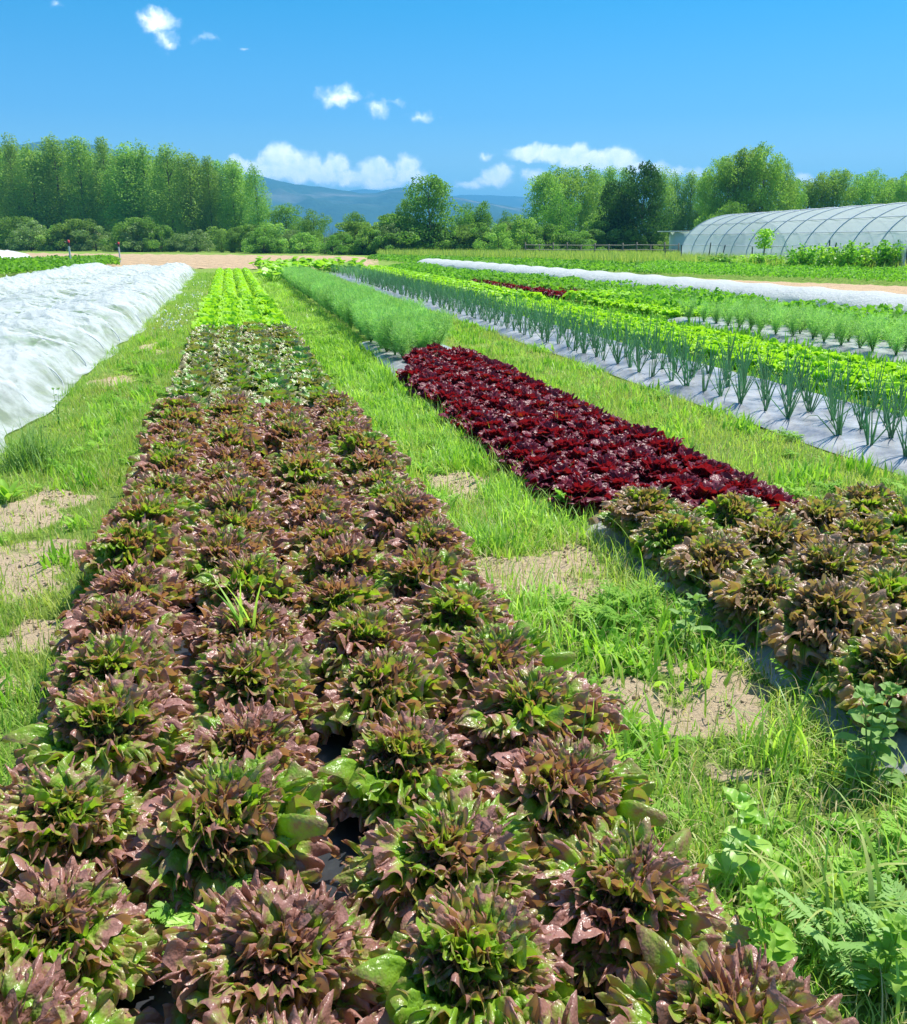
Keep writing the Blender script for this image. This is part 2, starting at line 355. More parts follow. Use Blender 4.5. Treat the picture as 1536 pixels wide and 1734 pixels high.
def sheet(name, poly, z, mat, n=(60, 30), amp=0, fn=None):      # bilinear patch over four ground points
    a, b, c, d = [np.array(p[:2], float) for p in poly]
    u, v = np.meshgrid(np.linspace(0, 1, n[0]), np.linspace(0, 1, n[1]), indexing='ij')
    P = (a*(1-u[..., None]) + b*u[..., None])*(1-v[..., None]) + (d*(1-u[..., None]) + c*u[..., None])*v[..., None]
    zz = z + (fn(P[..., 0], P[..., 1], u, v) if fn else amp*fbm(P[..., 0]*2, P[..., 1]*2, 9, 3))
    q = grid_faces(*n)
    A = np.array([P[0, 0], P[1, 0], P[0, 1]])
    if np.cross(A[1]-A[0], A[2]-A[0]) < 0: q = q[:, ::-1]
    q = q[:, ::-1] if np.cross(A[1]-A[0], A[2]-A[0]) > 0 and False else q
    return mesh(name, np.concatenate([P, zz[..., None]], -1), q, mat)
M_PLOW = soilmat('ploughed_soil', (.40, .28, .17), (.60, .45, .28), 5, .9, .08)
fu = lambda x, y, u, v: -.1*(1-sstep(0, .02, u)*sstep(1, .98, u)*sstep(1, .97, v)) + .05*np.sin((x*.9+y*.25)*5.5) + .06*fbm(x*2, y*2, 8, 3)
field = sheet('ploughed_field', [gp(-900, 420), gp(640, 436), gp(642, 456.5), gp(-260, 452)], .07, M_PLOW, (400, 160), fn=fu)
tag(put('ploughed_field', field), 'bare brown ploughed field in front of the poplars', kind='structure')
strip = sheet('soil_strip', [gp(1075, 468.5), gp(1620, 489), gp(1700, 520), gp(1075, 481)], .03, M_PLOW, (160, 60), fn=lambda x, y, u, v: .05*fbm(x*4, y*4, 8, 4) - .08*(1-sstep(0, .06, v)*sstep(1, .94, v)))
tag(put('soil_strip', strip), 'strip of bare raked soil behind the long white row cover', kind='structure')

# ------------------------------------------------------------------ blades, leaves
def blades(acc, P, h, wd, rng, seg=4, lean=.5, az=None, fold=True, ph=None, curve=1.0, taper=1.2):
    n = len(P); h = np.broadcast_to(h, n); wd = np.broadcast_to(wd, n)
    az = rng.uniform(0, 2*np.pi, n) if az is None else az
    l0 = np.abs(rng.normal(0, lean*.5, n)); l1 = l0 + np.abs(rng.normal(lean*curve, lean*.5, n)) + .1
    t = np.linspace(0, 1, seg+1)
    ang = l0[:, None] + (l1-l0)[:, None]*t[None, :]**1.3
    ds = h[:, None]/seg
    dx = np.concatenate([np.zeros((n, 1)), np.cumsum(np.sin(ang[:, :-1])*ds, 1)], 1)
    dz = np.concatenate([np.zeros((n, 1)), np.cumsum(np.cos(ang[:, :-1])*ds, 1)], 1)
    ca, sa = np.cos(az)[:, None], np.sin(az)[:, None]
    C = np.stack([P[:, 0:1] + dx*ca, P[:, 1:2] + dx*sa, P[:, 2:3] + dz], -1)
    ww = wd[:, None]*.5*np.clip(np.minimum(1, (1-t)*taper + .02)*(1+.3*t), 0, 1)[None, :]*np.ones((n, 1))
    tw = az[:, None] + np.pi/2 + rng.normal(0, .5, n)[:, None]*t[None, :]
    S = np.stack([np.cos(tw), np.sin(tw), np.zeros_like(tw)], -1)*ww[..., None]
    V = np.stack([C-S, C+S], 2)                                     # n, seg+1, 2, 3
    b = (np.arange(n)*(seg+1)*2)[:, None] + (np.arange(seg)*2)[None, :]
    Q = np.stack([b, b+1, b+3, b+2], -1).reshape(-1, 4)
    ph = rng.uniform(0, 1, n) if ph is None else ph
    acc.add(V.reshape(-1, 3), Q, ph=np.repeat(ph, (seg+1)*2))
def facets(acc, P, size, rng, nrm=None, ph=None, asp=.7, spread=1.0):         # folded leaf-like quads
    n = len(P); size = np.broadcast_to(size, n)
    D = rng.normal(0, 1, (n, 3)); D /= np.linalg.norm(D, axis=1)[:, None]
    if nrm is not None: D = D*spread + nrm; D /= np.linalg.norm(D, axis=1)[:, None] + 1e-9
    A = np.cross(D, rng.normal(0, 1, (n, 3))); A /= np.linalg.norm(A, axis=1)[:, None] + 1e-9; B = np.cross(D, A)
    s = size[:, None]*.5
    V = np.stack([P - A*s, P + B*s*asp, P + A*s, P - B*s*asp], 1)
    V[:, 1] += D*s*.25; V[:, 3] += D*s*.25
    ph = rng.uniform(0, 1, n) if ph is None else ph
    acc.add(V.reshape(-1, 3), np.arange(n*4).reshape(-1, 4), ph=np.repeat(ph, 4))
def scatter(rng, x0, x1, y0, y1, dens, mask=None, zfun=gz):
    n = int((x1-x0)*(y1-y0)*dens); x = rng.uniform(x0, x1, n); y = rng.uniform(y0, y1, n)
    if mask is not None:
        k = rng.uniform(0, 1, n) < mask(x, y); x, y = x[k], y[k]
    return np.stack([x, y, zfun(x, y)], 1)
def inpoly(poly):
    poly = np.array([p[:2] for p in poly])
    def f(x, y):
        c = np.zeros(len(x), bool)
        for i in range(len(poly)):
            (xa, ya), (xb, yb) = poly[i], poly[i-1]
            c ^= ((ya > y) != (yb > y)) & (x < (xb-xa)*(y-ya)/(yb-ya+1e-12) + xa)
        return c.astype(float)
    return f
def inview(x, y, m=60, z=0.1):
    px, py, zc = project(x, y, z); return (px > -m) & (px < 1536+m) & (py > -50) & (py < 1734+m*2) & (x*FW[0]+y*FW[1] > .3)

# ------------------------------------------------------------------ lettuces
def pn(rng, x, k):                             # smooth random curve of period 2 pi with about k swings
    k = int(k); v = rng.uniform(-1, 1, k); v = v - .45*np.roll(v, 1); j = np.cumsum(rng.uniform(.6, 1.4, k)); j = np.concatenate([[0], j/j[-1]*k])
    u = (x % (2*np.pi))/(2*np.pi)*k; u = np.interp(u, j, np.arange(k+1)); i = np.floor(u).astype(int) % k; f = u-np.floor(u); f = f*f*(3-2*f)
    return v[i]*(1-f) + v[(i+1) % k]*f
def leaf(acc, rng, L, el, az, base, nphi, nr, A, cup, Phi, curl, teeth, k1, z0=0.0, wide=1.0, skirt=0):
    phi = np.linspace(-np.pi, np.pi, nphi)[:, None]; r = (1-(1-np.linspace(0, 1, nr))**1.6)[None, :]
    p3, p4 = rng.uniform(0, 6.28, 2); W = wide*L*.5*rng.uniform(.85, 1.2); kf = k1*rng.uniform(2.4, 3.2)
    PR = phi + .35*(1-r)
    big = pn(rng, PR, k1); mid_ = pn(rng, PR, k1*1.9); fine = pn(rng, PR, kf); tb = pn(rng, phi, k1*1.5); tf = pn(rng, phi, kf*1.3)
    side = pn(rng, PR, k1*1.2); side2 = pn(rng, PR, kf)
    out = 1 + .13*tb + teeth*1.6*tf - .25*sstep(2.4, 3.14, np.abs(phi))
    ro = r*(1+(out-1)*r**2)
    a = L*(.5 + .5*ro*np.cos(phi)) + 0*phi; b = W*ro*np.sin(phi)*(.5+.65*np.clip(a/L, 0, 1)**.8)*1.1
    e0 = el + curl*.22; t = np.clip(a/L, 0, 1.2)
    e = e0 - curl*t**2.2; tt = np.linspace(0, 1.2, 24); ee = e0 - curl*tt**2.2
    cx_ = np.concatenate([[0], np.cumsum(np.cos(ee[:-1])*(tt[1]-tt[0]))])*L; cz_ = np.concatenate([[0], np.cumsum(np.sin(ee[:-1])*(tt[1]-tt[0]))])*L
    xo = np.interp(t, tt, cx_); z = np.interp(t, tt, cz_)
    up = sstep(.10, .5, t)
    w1 = sstep(.25, 1.0, r)**1.2*up; w2 = sstep(.35, 1, r)**1.2*up; w3 = sstep(.55, 1, r)*up
    d = A*(1.1*w1*big + .85*w2*mid_ + .85*w3*fine) + cup*b*b/L
    d += .017*L*np.sin(a/L*40+p3+5*b/L)*np.sin(b/L*34+p4)*sstep(0, .4, t) - .05*L*np.exp(-(b/L/.05)**2)*(1-t)
    tang = A*(.9*w2*side + .35*w3*side2)
    nx, nz = -np.sin(e), np.cos(e)
    ca_, sa_ = np.cos(phi), np.sin(phi)
    X = base + xo + nx*d - np.cos(e)*tang*sa_*.8; Z = z + nz*d + z0 - np.sin(e)*tang*sa_*.8; Y = b + tang*ca_
    c, s = math.cos(az), math.sin(az)
    V = np.stack([X*c - Y*s, X*s + Y*c, np.maximum(Z, .006)], -1)
    edge = (r + 0*phi)*(.35+.65*sstep(.1, .75, t)) + .06*d/max(A, 1e-4)*w2
    acc.add(V, grid_faces(nphi, nr), er=edge.ravel(), ph=np.full(nphi*nr, rng.uniform(0, 1)))
def lettuce(seed, n, L0, L1, nphi, nr, A, mat, name, part=(0, 1), elin=86, elout=14, curl=1.0, teeth=.05, k1=9, cup=.5, wide=1.0, Phi=.8, hz=.07):
    rng = np.random.default_rng(seed); acc = Acc(); az = rng.uniform(0, 6)
    for i in range(n):
        s = i/(n-1); az += 2.39996 + rng.normal(0, .4)
        args = dict(L=(L0 + (L1-L0)*s**.6)*rng.uniform(.72, 1.22), el=R(elin + (elout-elin)*s**.85 + rng.normal(0, 14)), az=az, base=.006+.03*s**.7,
             A=A*rng.uniform(.75, 1.25)*(.55+.55*s), cup=cup*(1-s*1.2), curl=curl*(.5+.9*s)*rng.uniform(.7, 1.4), z0=hz*(1-s)**1.0+.012)
        keep = part[0] <= s <= part[1]
        leaf(acc if keep else Acc(), rng, nphi=nphi, nr=nr, Phi=Phi, teeth=teeth, k1=k1, wide=wide, **args)
    return acc.mesh(name, mat)
ORD = ['nearest', 'second', 'third', 'fourth', 'fifth', 'sixth', 'seventh', 'eighth', 'ninth', 'tenth', 'eleventh', 'twelfth', 'thirteenth', 'fourteenth', 'fifteenth',
       'sixteenth', 'seventeenth', 'eighteenth', 'nineteenth', 'twentieth', 'twenty-first', 'twenty-second', 'twenty-third', 'twenty-fourth', 'twenty-fifth']
ROW = ['left outer row', 'left inner row', 'right inner row', 'right outer row']

def near_protos(mats, hi=True):
    out = []
    for v in range(len(mats)):
        q = dict(L0=.11, L1=.205, A=.0185, curl=1.45, teeth=.10, k1=25, elin=88, elout=34, hz=.10, cup=.3, wide=.80)
        np_, nr_ = (260, 13) if hi else (24, 9)
        out.append((lettuce(100+v, 104, nphi=np_, nr=nr_, mat=mats[v], name='outer_leaves', part=(.42, 1), **q),
                    lettuce(100+v, 104, nphi=np_, nr=nr_, mat=mats[v], name='heart_leaves', part=(0, .4199), **q)))
    return out
HI = near_protos([M_REDGREEN]*5); HI2 = near_protos([M_REDGREEN2]*3)
rng = np.random.default_rng(7)
def place_pair(protos, x, y, rz, sc, name, label, cat, group):
    a, b = protos[rng.integers(len(protos))]
    e = bpy.data.objects.new(name, None); COL.objects.link(e); e.location = (x, y, float(gz(np.array([x]), np.array([y]))[0])); e.rotation_euler = (rng.normal(0, .10), rng.normal(0, .10), rz); e.scale = (sc, sc, sc*rng.uniform(.95, 1.15))
    tag(e, label, cat, group)
    put('outer_leaves', a, e); put('heart_leaves', b, e)
YB1 = 7.55; YB2 = 15.3; YE = 44.0        # ends of the red-green, bronze and lime stretches of the left bed
rows = [-.45, -.05, .36, .76]
for r, x0 in enumerate(rows):
    y = .95 + (r % 2)*.17; k = 0
    while y < YB1 + [.0, .05, -.05, .15][r]:
        x = x0 + rng.normal(0, .025); yy = y + rng.normal(0, .02)
        if inview(x, yy, 260, .3):
            place_pair(HI, x, yy, rng.uniform(0, 6.28), rng.uniform(1.06, 1.26), 'red_leaf_lettuce', f'frilly red-brown lettuce, left bed, {ROW[r]}, {ORD[k]} from the camera', 'lettuce', 'frilly red-brown lettuces in the near part of the left bed'); k += 1
        y += .375 + rng.normal(0, .012)
LO_OAK = [lettuce(200+v, 34, .11, .225, 64, 8, .020, M_OAK, 'green_bronze_lettuce', elin=84, elout=24, teeth=.09, k1=11, cup=.4) for v in range(4)]
k = 0
for r, x0 in enumerate(rows):
    y = YB1 + .40 + [.0, .05, -.05, .15][r]; k = 0
    while y < YB2:
        o = put('oakleaf_lettuce', LO_OAK[rng.integers(4)], None, (x0*.96 + rng.normal(0, .02), y, 0), rng.uniform(0, 6.28), rng.uniform(.95, 1.1))
        tag(o, f'green-bronze lettuce, left bed, {ROW[r]}, {ORD[k]} beyond the red-brown ones', 'lettuce', 'green and bronze lettuces in the middle of the left bed'); k += 1
        y += .335
LIME = [lettuce(300+v, 22, .08, .18, 40, 7, .018, M_LIME, 'lime_lettuce', elin=85, elout=12, teeth=.05, k1=9, cup=.5) for v in range(3)]
# ---- right bed
RB_END = 4.25
rr = [2.04, 2.42, 2.80, 3.18]
for r, x0 in enumerate(rr):
    y = 2.2 + (r % 2)*.15; k = 0
    yend = [4.35, 4.2, 4.05, 4.25][r]
    while y < yend - .1:
        x = x0 + rng.normal(0, .02)
        if inview(x, y, 240, .3):
            place_pair(HI2, x, y, rng.uniform(0, 6.28), rng.uniform(1.06, 1.22), 'red_leaf_lettuce', f'tan-tipped green lettuce, right bed, {ROW[r]}, {ORD[k]} from the camera', 'lettuce', 'tan-tipped green lettuces at the near end of the right bed'); k += 1
        y += .37
DRED = [lettuce(400+v, 50, .09,   .205, 96, 9, .017, M_DRED, 'dark_red_lettuce', elin=86, elout=28, teeth=.06, k1=15, cup=.4, curl=1.35) for v in range(5)]
rd = [1.90, 2.22, 2.54, 2.84]
for r, x0 in enumerate(rd):
    y = [4.65, 4.50, 4.35, 4.2][r]; k = 0
    ye = [9.6, 11.2, 11.6, 11.6][r]
    while y < ye:
        o = put('dark_red_lettuce', DRED[rng.integers(5)], None, (x0 + rng.normal(0, .015), y + rng.normal(0, .015), 0), rng.uniform(0, 6.28), rng.uniform(.92, 1.08))
        tag(o, f'dark crimson lettuce, {ROW[r]} of its bed, {ORD[k]} from the camera', 'lettuce', 'dark crimson lettuces in the right bed'); k += 1
        y += .325
x, y = gp(681, 600)
tag(put('dark_red_lettuce', DRED[1], None, (x, y, 0), 1, 1.0), 'dark crimson lettuce standing alone left of the bed end before the fennel', 'lettuce')

# lime lettuces: 300 nearest as things, the rest as one mass
spots = []
for r, x0 in enumerate([-.46, -.06, .36, .76]):
    y = YB2 + .15
    while y < YE:
        if not ((r == 0 and 18.6 < y < 19.4) or (r == 3 and (17.2 < y < 17.9 or 20 < y < 20.5))): spots.append((x0*.95, y + rng.normal(0, .02), 'left'))
        y += .36
for r in range(4):                       # bed behind the onions
    y = 6.4
    while y < 47:
        spots.append((6.25 + r*.36 + rng.normal(0, .03), y, 'right')); y += .34
for r in range(4):                       # bed with the crimson patch, lime stretch
    y = 16.5
    while y < 22.5:
        spots.append((8.6 + r*.36 + rng.normal(0, .03), y, 'mid')); y += .34
spots = [s for s in spots if inview(np.array(s[0]), np.array(s[1]), 30)]
dist = sorted(spots, key=lambda s: s[0]*FW[0] + s[1]*FW[1])
cut = dist[285] if len(dist) > 285 else None
LB = {'left': 'small lime green lettuce in the left bed beyond the bronze ones', 'right': 'small lime green lettuce in the long bed behind the onions', 'mid': 'small lime green lettuce in the bed between crimson patch and young fennel'}
for i, (x, y, s) in enumerate(dist[:285]):
    o = put('lime_lettuce', LIME[i % 3], None, (x, y, 0), rng.uniform(0, 6.28), rng.uniform(.95, 1.12)*(1.08 if s != 'left' else 1.3)*(.88 if s == 'right' else 1))
    tag(o, LB[s], 'lettuce', LB[s].replace('lettuce', 'lettuces'))
def lowlet(name, spots, mat, L, n=16):
    acc = Acc()
    for (x, y) in spots:
        m = n; a = rng.uniform(0, 6.28, m); s = rng.uniform(0, 1, m)
        P = np.stack([x + np.cos(a)*L*.75*s, y + np.sin(a)*L*.75*s, L*(.9-.5*s**2)+.02 + rng.normal(0, .015, m)], 1)
        nrm = np.stack([np.cos(a)*s, np.sin(a)*s, np.ones(m)*.8], 1)
        facets(acc, P, L*rng.uniform(.5, .9, m), rng, nrm, asp=1.0, spread=.5)
    acc.A['er'] = [np.full(acc.n, .9)]
    return acc.mesh(name, mat, False)
rest = [(x, y) for x, y, s in dist[285:]]
tag(put('distant_lime_lettuces', lowlet('distant_lime_lettuces', rest, M_LIME, .23, 30)), 'mass of tiny lime green lettuces at the far ends of the beds', 'lettuce mass', kind='stuff')
sp2 = [(8.5 + r*.36 + rng.normal(0, .03), 23 + k*.34) for r in range(4) for k in range(26)]
for i, (x, y) in enumerate(sp2):
    tag(put('dark_red_lettuce', DRED[i % 5], None, (x, y, 0), rng.uniform(0, 6.28), 1.0), 'tiny dark crimson lettuce in the distant patch behind the long lime bed', 'lettuce', 'crimson lettuces in the distant patch')

# ------------------------------------------------------------------ mulch film sheets
def mulch(name, x0, x1, y0, y1, label):
    nx, ny = 40, int((y1-y0)/.06)
    u, y = np.meshgrid(np.linspace(0, 1, nx), np.linspace(y0, y1, ny), indexing='ij'); x = x0 + (x1-x0)*u + .03*fbm(y*1.5, u*2, 33, 2)*(np.abs(u-.5)*2)**3
    z = .018 + .05*sstep(0, .14, u)*sstep(1, .86, u) + .014*np.clip(1-np.abs(fbm(x*5+y*.8, y*1.3, 27, 2))*4, 0, 1)**2 + .008*fbm(x*9, y*2.2, 21, 3) + .004*fbm(x*20, y*20, 23, 2)
    z = np.where((u < .01) | (u > .99), .004, z)
    o = put(name, mesh(name, np.stack([x, y, z], -1), grid_faces(nx, ny)[:, ::-1], M_MULCH_SHADE if x1 < 1 else M_MULCH)); tag(o, label, 'plastic sheet'); return o
mulch('plastic_mulch', 1.80, 3.12, 1.9, 13.6, 'black plastic sheet under the tan and crimson lettuces of the right bed')
mulch('plastic_mulch', 4.36, 5.80, 3.4, 44, 'grey dusty plastic sheet with painted sky sheen under the rows of onions')
mulch('plastic_mulch', 8.3, 9.9, 8.5, 16.4, 'dusty plastic sheet with painted sky sheen under the young feathery fennel')
mulch('plastic_mulch', -.50, .84, .3, 43.5, 'black plastic sheet hidden beneath the lettuces of the left bed')

# ------------------------------------------------------------------ onions
def onion(seed, hh=.5):
    rng_ = np.random.default_rng(seed); acc = Acc()
    n = rng_.integers(8, 14)
    for i in range(n):
        a = rng_.uniform(0, 6.28); h = hh*rng_.uniform(.55, 1.08); l = np.abs(rng_.normal(.30, .25)); c = rng_.uniform(-.1, .35)
        t = np.linspace(0, 1, 7); an = l + c*t**2
        d = np.concatenate([[0], np.cumsum(np.sin(an[:-1])*h/6)]); z = np.concatenate([[0], np.cumsum(np.cos(an[:-1])*h/6)])
        b = rng_.normal(0, .012, 2)
        if rng_.uniform() < .12: z[5:] = z[4] + np.array([.0, -.04]); d[5:] += .02
        pts = np.stack([b[0]+d*math.cos(a), b[1]+d*math.sin(a), z + .05], 1)
        tube(acc, pts, .0047*np.array([1, 1.15, 1.1, .95, .75, .5, .12]), 5, ph=rng_.uniform(0, 1))
    return acc.mesh('onion_plant', M_ONION)
ON = [onion(500+k) for k in range(7)]
os_ = []
for r, x0 in enumerate([4.60, 4.95, 5.29, 5.62]):
    y = 4.15 + (r % 2)*.18; k = 0
    while y < 43:
        x = x0 + rng.normal(0, .02)
        if inview(np.array(x), np.array(y), 50) and rng.uniform() > .06: os_.append((y, x, r, k)); k += 1
        y += .36
os_.sort()
for i, (y, x, r, k) in enumerate(os_[:290]):
    o = put('onion_plant', ON[rng.integers(7)], None, (x, y, 0), rng.uniform(0, 6.28), rng.uniform(.88, 1.12)*(1 if rng.uniform() > .15 else .7)); o.rotation_euler = (rng.normal(0, .06), rng.normal(0, .06), o.rotation_euler[2])
    if k < 20: tag(o, f'blue-green onion plant on plastic, {ROW[r]}, {ORD[k]} from the camera', 'onion plant', 'onion plants on the grey plastic')
    else: tag(o, 'upright blue-green onion plant far along the grey plastic', 'onion plant', 'onion plants on the grey plastic')
acc = Acc()
for (y, x, r, k) in os_[290:]:
    blades(acc, np.tile([x, y, .05], (8, 1)), rng.uniform(.35, .52, 8), .02, rng, 3, .3)
if acc.n: tag(put('distant_onions', acc.mesh('distant_onions', M_ONION)), 'mass of onion leaves at the far end of the grey plastic', 'onion mass', kind='stuff')

# ------------------------------------------------------------------ fennel
def fennel(seed, h, n, nt_):
    rg = np.random.default_rng(seed); st_ = Acc(); pl = Acc()
    for i in range(n):
        a = rg.uniform(0, 6.28); l = rg.uniform(.05, .55); hh = h*rg.uniform(.6, .95)
        t = np.linspace(0, 1, 6); d = hh*np.sin(l)*t**1.2; z = hh*np.cos(l*.8)*t
        pts = np.stack([d*math.cos(a), d*math.sin(a), z + .04], 1)
        tube(st_, pts, .006*(1.1-t), 4, ph=rg.uniform(0, 1))
        m = nt_; tt = rg.uniform(.3, 1.12, m); c = np.stack([np.interp(np.minimum(tt, 1), t, pts[:, k]) for k in range(3)], 1)
        c[:, 2] += np.maximum(tt-1, 0)*hh
        r_ = h*.17*(1.15-np.abs(tt-.75)); off = rg.normal(0, 1, (m, 3))*r_[:, None]*.55
        P = c + off*rg.uniform(0, 1, m)[:, None]; P[:, 2] = np.maximum(P[:, 2], .08)
        dirn = off/(np.linalg.norm(off, axis=1)[:, None]+1e-6) + np.array([0, 0, .7]) + rg.normal(0, .3, (m, 3)); dirn /= np.linalg.norm(dirn, axis=1)[:, None]
        S = np.cross(dirn, rg.normal(0, 1, (m, 3))); S /= np.linalg.norm(S, axis=1)[:, None]
        ln = h*rg.uniform(.06, .14, m)[:, None]; wd = .0032
        Vv = np.stack([P - S*wd, P + S*wd, P + dirn*ln + S*wd*.3, P + dirn*ln - S*wd*.3], 1)
        pl.add(Vv.reshape(-1, 3), np.arange(m*4).reshape(-1, 4), ph=np.repeat(rg.uniform(0, 1, m), 4))
    return pl.mesh('feathery_leaves', M_FENNEL, False), st_.mesh('stems', M_FENSTEM)
FE = [fennel(600+k, .56, 12, 260) for k in range(4)]; FEs = [fennel(620+k, .42, 9, 130) for k in range(3)]
def place_fennel(protos, x, y, label, group, sc=1):
    a, b = protos[rng.integers(len(protos))]
    e = bpy.data.objects.new('fennel_plant', None); COL.objects.link(e); e.location = (x, y, 0); e.rotation_euler = (0, 0, rng.uniform(0, 6.28)); e.scale = (sc,)*3
    tag(e, label, 'fennel', group); put('feathery_leaves', a, e); put('stems', b, e)
for r, x0 in enumerate([2.05, 2.42, 2.80]):
    y = [11.4, 11.75, 12.1][r]; k = 0
    while y < 37:
        lab = f'tall feathery fennel, {["left", "middle", "right"][r]} row, {ORD[k]} from the crimson lettuces' if k < 8 else 'tall feathery fennel deep inside the long fennel bed'
        place_fennel(FE, x0 + rng.normal(0, .04), y, lab, 'tall fennel plants behind the crimson lettuces', rng.uniform(.82, 1.0)*(1-.004*(y-11))); k += 1
        y += .40
for r, x0 in enumerate([8.6, 9.1, 9.6]):
    y = 9.0
    while y < 16.2:
        if inview(np.array(x0), np.array(y), 30): place_fennel(FEs, x0 + rng.normal(0, .04), y, 'small young feathery fennel on the right plastic sheet beyond the lime lettuces', 'young fennel plants on plastic at the right', rng.uniform(.85, 1.1))
        y += .40

# ------------------------------------------------------------------ grass and weeds of the paths
def lod(y): return 1 + np.maximum(0, y-5)*.09
def path_grass(name, strips, mat, label, seed, h=(.05, .14), dens=2600, wd=.0045, strawfrac=0, bkeep=.12, lean=.75):
    rg = np.random.default_rng(seed); acc = Acc()
    for (x0, x1, y0, y1) in strips:
        ya = y0
        while ya < y1:
            yb = min(y1, ya + max(.8, ya*.25)); l = float(lod((ya+yb)/2))
            def mask(x, y):
                px, py, zc = project(x, y, 0.05); v = (px > -40) & (px < 1580) & (py < 1850)
                b = bare(x, y); cl = sstep(-.45, .25, fbm(x*2.2, y*1.6, seed, 3))
                return v*np.maximum((1-b)*(.35+.65*cl), bkeep)
            P = scatter(rg, x0, x1, ya, yb, dens/l**1.45, mask)
            n = len(P); 
            if n:
                cl = sstep(-.5, .5, fbm(P[:, 0]*2.5, P[:, 1]*1.8, seed+3, 3)); tall = rg.uniform(0, 1, n)**3
                hh = (h[0] + (h[1]-h[0])*(tall*.8+.2*rg.uniform(0, 1, n)))*(.45+1.0*cl**1.5)
                ph = np.clip(.5 + .35*fbm(P[:, 0]*2.5, P[:, 1]*2.5, seed+5, 2) + rg.normal(0, .25, n), 0, 1)
                blades(acc, P, hh*(1+.01*(ya)), wd*l**.62*rg.uniform(.6, 1.5, n), rg, 4 if ya < 6 else 3, lean, ph=ph, curve=.8)
            ya = yb
    o = put(name, acc.mesh(name, mat)); tag(o, label, 'grass', kind='stuff'); return o
path_grass('path_grass', [(.98, 1.95, 1.0, 14), (.9, 2.0, 14, 44)], M_GRASS, 'lush bright green grass on the path between left and right beds', 11, (.04, .13), 3400)
path_grass('path_grass', [(-1.75, -.70, 2.0, 14), (-1.62, -.66, 14, 45)], M_GRASS, 'green grass on the path beside the big white row cover', 12, (.04, .12), 2600)
path_grass('dry_grass', [(-1.6, -.72, 2.0, 24)], M_GRASSY, 'yellowish short grass on the path beside the big white row cover', 13, (.03, .11), 3000, bkeep=.10)
path_grass('dry_grass', [(3.02, 4.32, 3.0, 42)], M_GRASSY, 'yellowish dry grass between the crimson lettuces and the onions', 14, (.04, .12), 2600)
path_grass('path_grass', [(3.02, 4.32, 3.0, 42), (1.9, 3.3, .9, 1.9)], M_GRASS, 'green tufts among the dry grass beside the onions', 15, (.04, .16), 1100)
path_grass('dry_grass', [(1.0, 1.9, 1.0, 8)], M_GRASSY, 'pale flattened grass in the right foreground', 16, (.05, .16), 3000, lean=1.35, bkeep=.04)
path_grass('weedy_strip', [(5.75, 6.15, 6, 44), (7.6, 8.35, 8, 44), (9.9, 10.4, 9, 44)], M_CROP, 'low green weeds between the beds on the right', 17, (.08, .22), 700, .02)

def rosette(acc, rg, x, y, n, L, wd, lift=.5, z=0, kind='broad'):
    az = rg.uniform(0, 6.28)
    for i in range(n):
        az += 2.4 + rg.normal(0, .2); l = L*rg.uniform(.7, 1.15); w_ = wd*rg.uniform(.8, 1.2); el = lift*rg.uniform(.6, 1.4)
        nu = 12; t = np.linspace(0, 1, nu); ang = el - .9*t
        d = np.concatenate([[0], np.cumsum(np.cos(ang[:-1])*l/(nu-1))]); zz = np.concatenate([[0], np.cumsum(np.sin(ang[:-1])*l/(nu-1))])
        prof = np.sin(np.pi*np.clip(t*.92+.08, 0, 1))**.7
        if kind == 'pinnate': prof = prof*(.35+.65*np.abs(np.sin(t*np.pi*5.5)))
        else: prof = prof*(sstep(.12, .4, t)*.9+.1)
        v = np.linspace(-1, 1, 5)
        X = d[:, None] + (0*v[None, :] if kind != 'pinnate' else (np.abs(v)[None, :]*w_*.4)); Y = v[None, :]*w_*prof[:, None]; Z = zz[:, None] + .35*np.abs(v[None, :])*w_*prof[:, None] + z + .004*np.sin(9*t+i)[:, None]
        c, s = math.cos(az), math.sin(az)
        acc.add(np.stack([x + X*c - Y*s, y + X*s + Y*c, np.maximum(Z, .005)], -1), grid_faces(nu, 5), ph=rg.uniform(0, 1))
def feather(acc, rg, x, y, n, L):           # finely cut ferny leaves
    az = rg.uniform(0, 6.28)
    for i in range(n):
        az += 2.4 + rg.normal(0, .3); l = L*rg.uniform(.6, 1.2); el = rg.uniform(.3, 1.2)
        m = 22; t = np.repeat(np.linspace(.15, 1, m), 2); sd = np.tile([-1, 1], m)
        ang = el - .8*t; d = l*t*np.cos(el-.4*t); zz = l*t*np.sin(el-.4*t)
        c, s = math.cos(az), math.sin(az)
        P = np.stack([x + d*c, y + d*s, zz + .01], 1); ln = l*.32*np.sin(np.pi*np.clip(t*.85+.1, 0, 1)); 
        D = np.stack([.6*c - sd*s*1.0, .6*s + sd*c*1.0, rg.normal(0, .3, 2*m)], 1); D /= np.linalg.norm(D, axis=1)[:, None]
        S = np.stack([-D[:, 1], D[:, 0], np.zeros(2*m)], 1)*.0035
        mid = P + D*ln[:, None]*.55 + S*1.3
        acc.add(np.stack([P - S*.6, P + D*ln[:, None]*.5 - S*1.5, P + D*ln[:, None], P + D*ln[:, None]*.5 + S*1.5], 1).reshape(-1, 3), np.arange(8*m).reshape(-1, 4), ph=rg.uniform(0, 1))
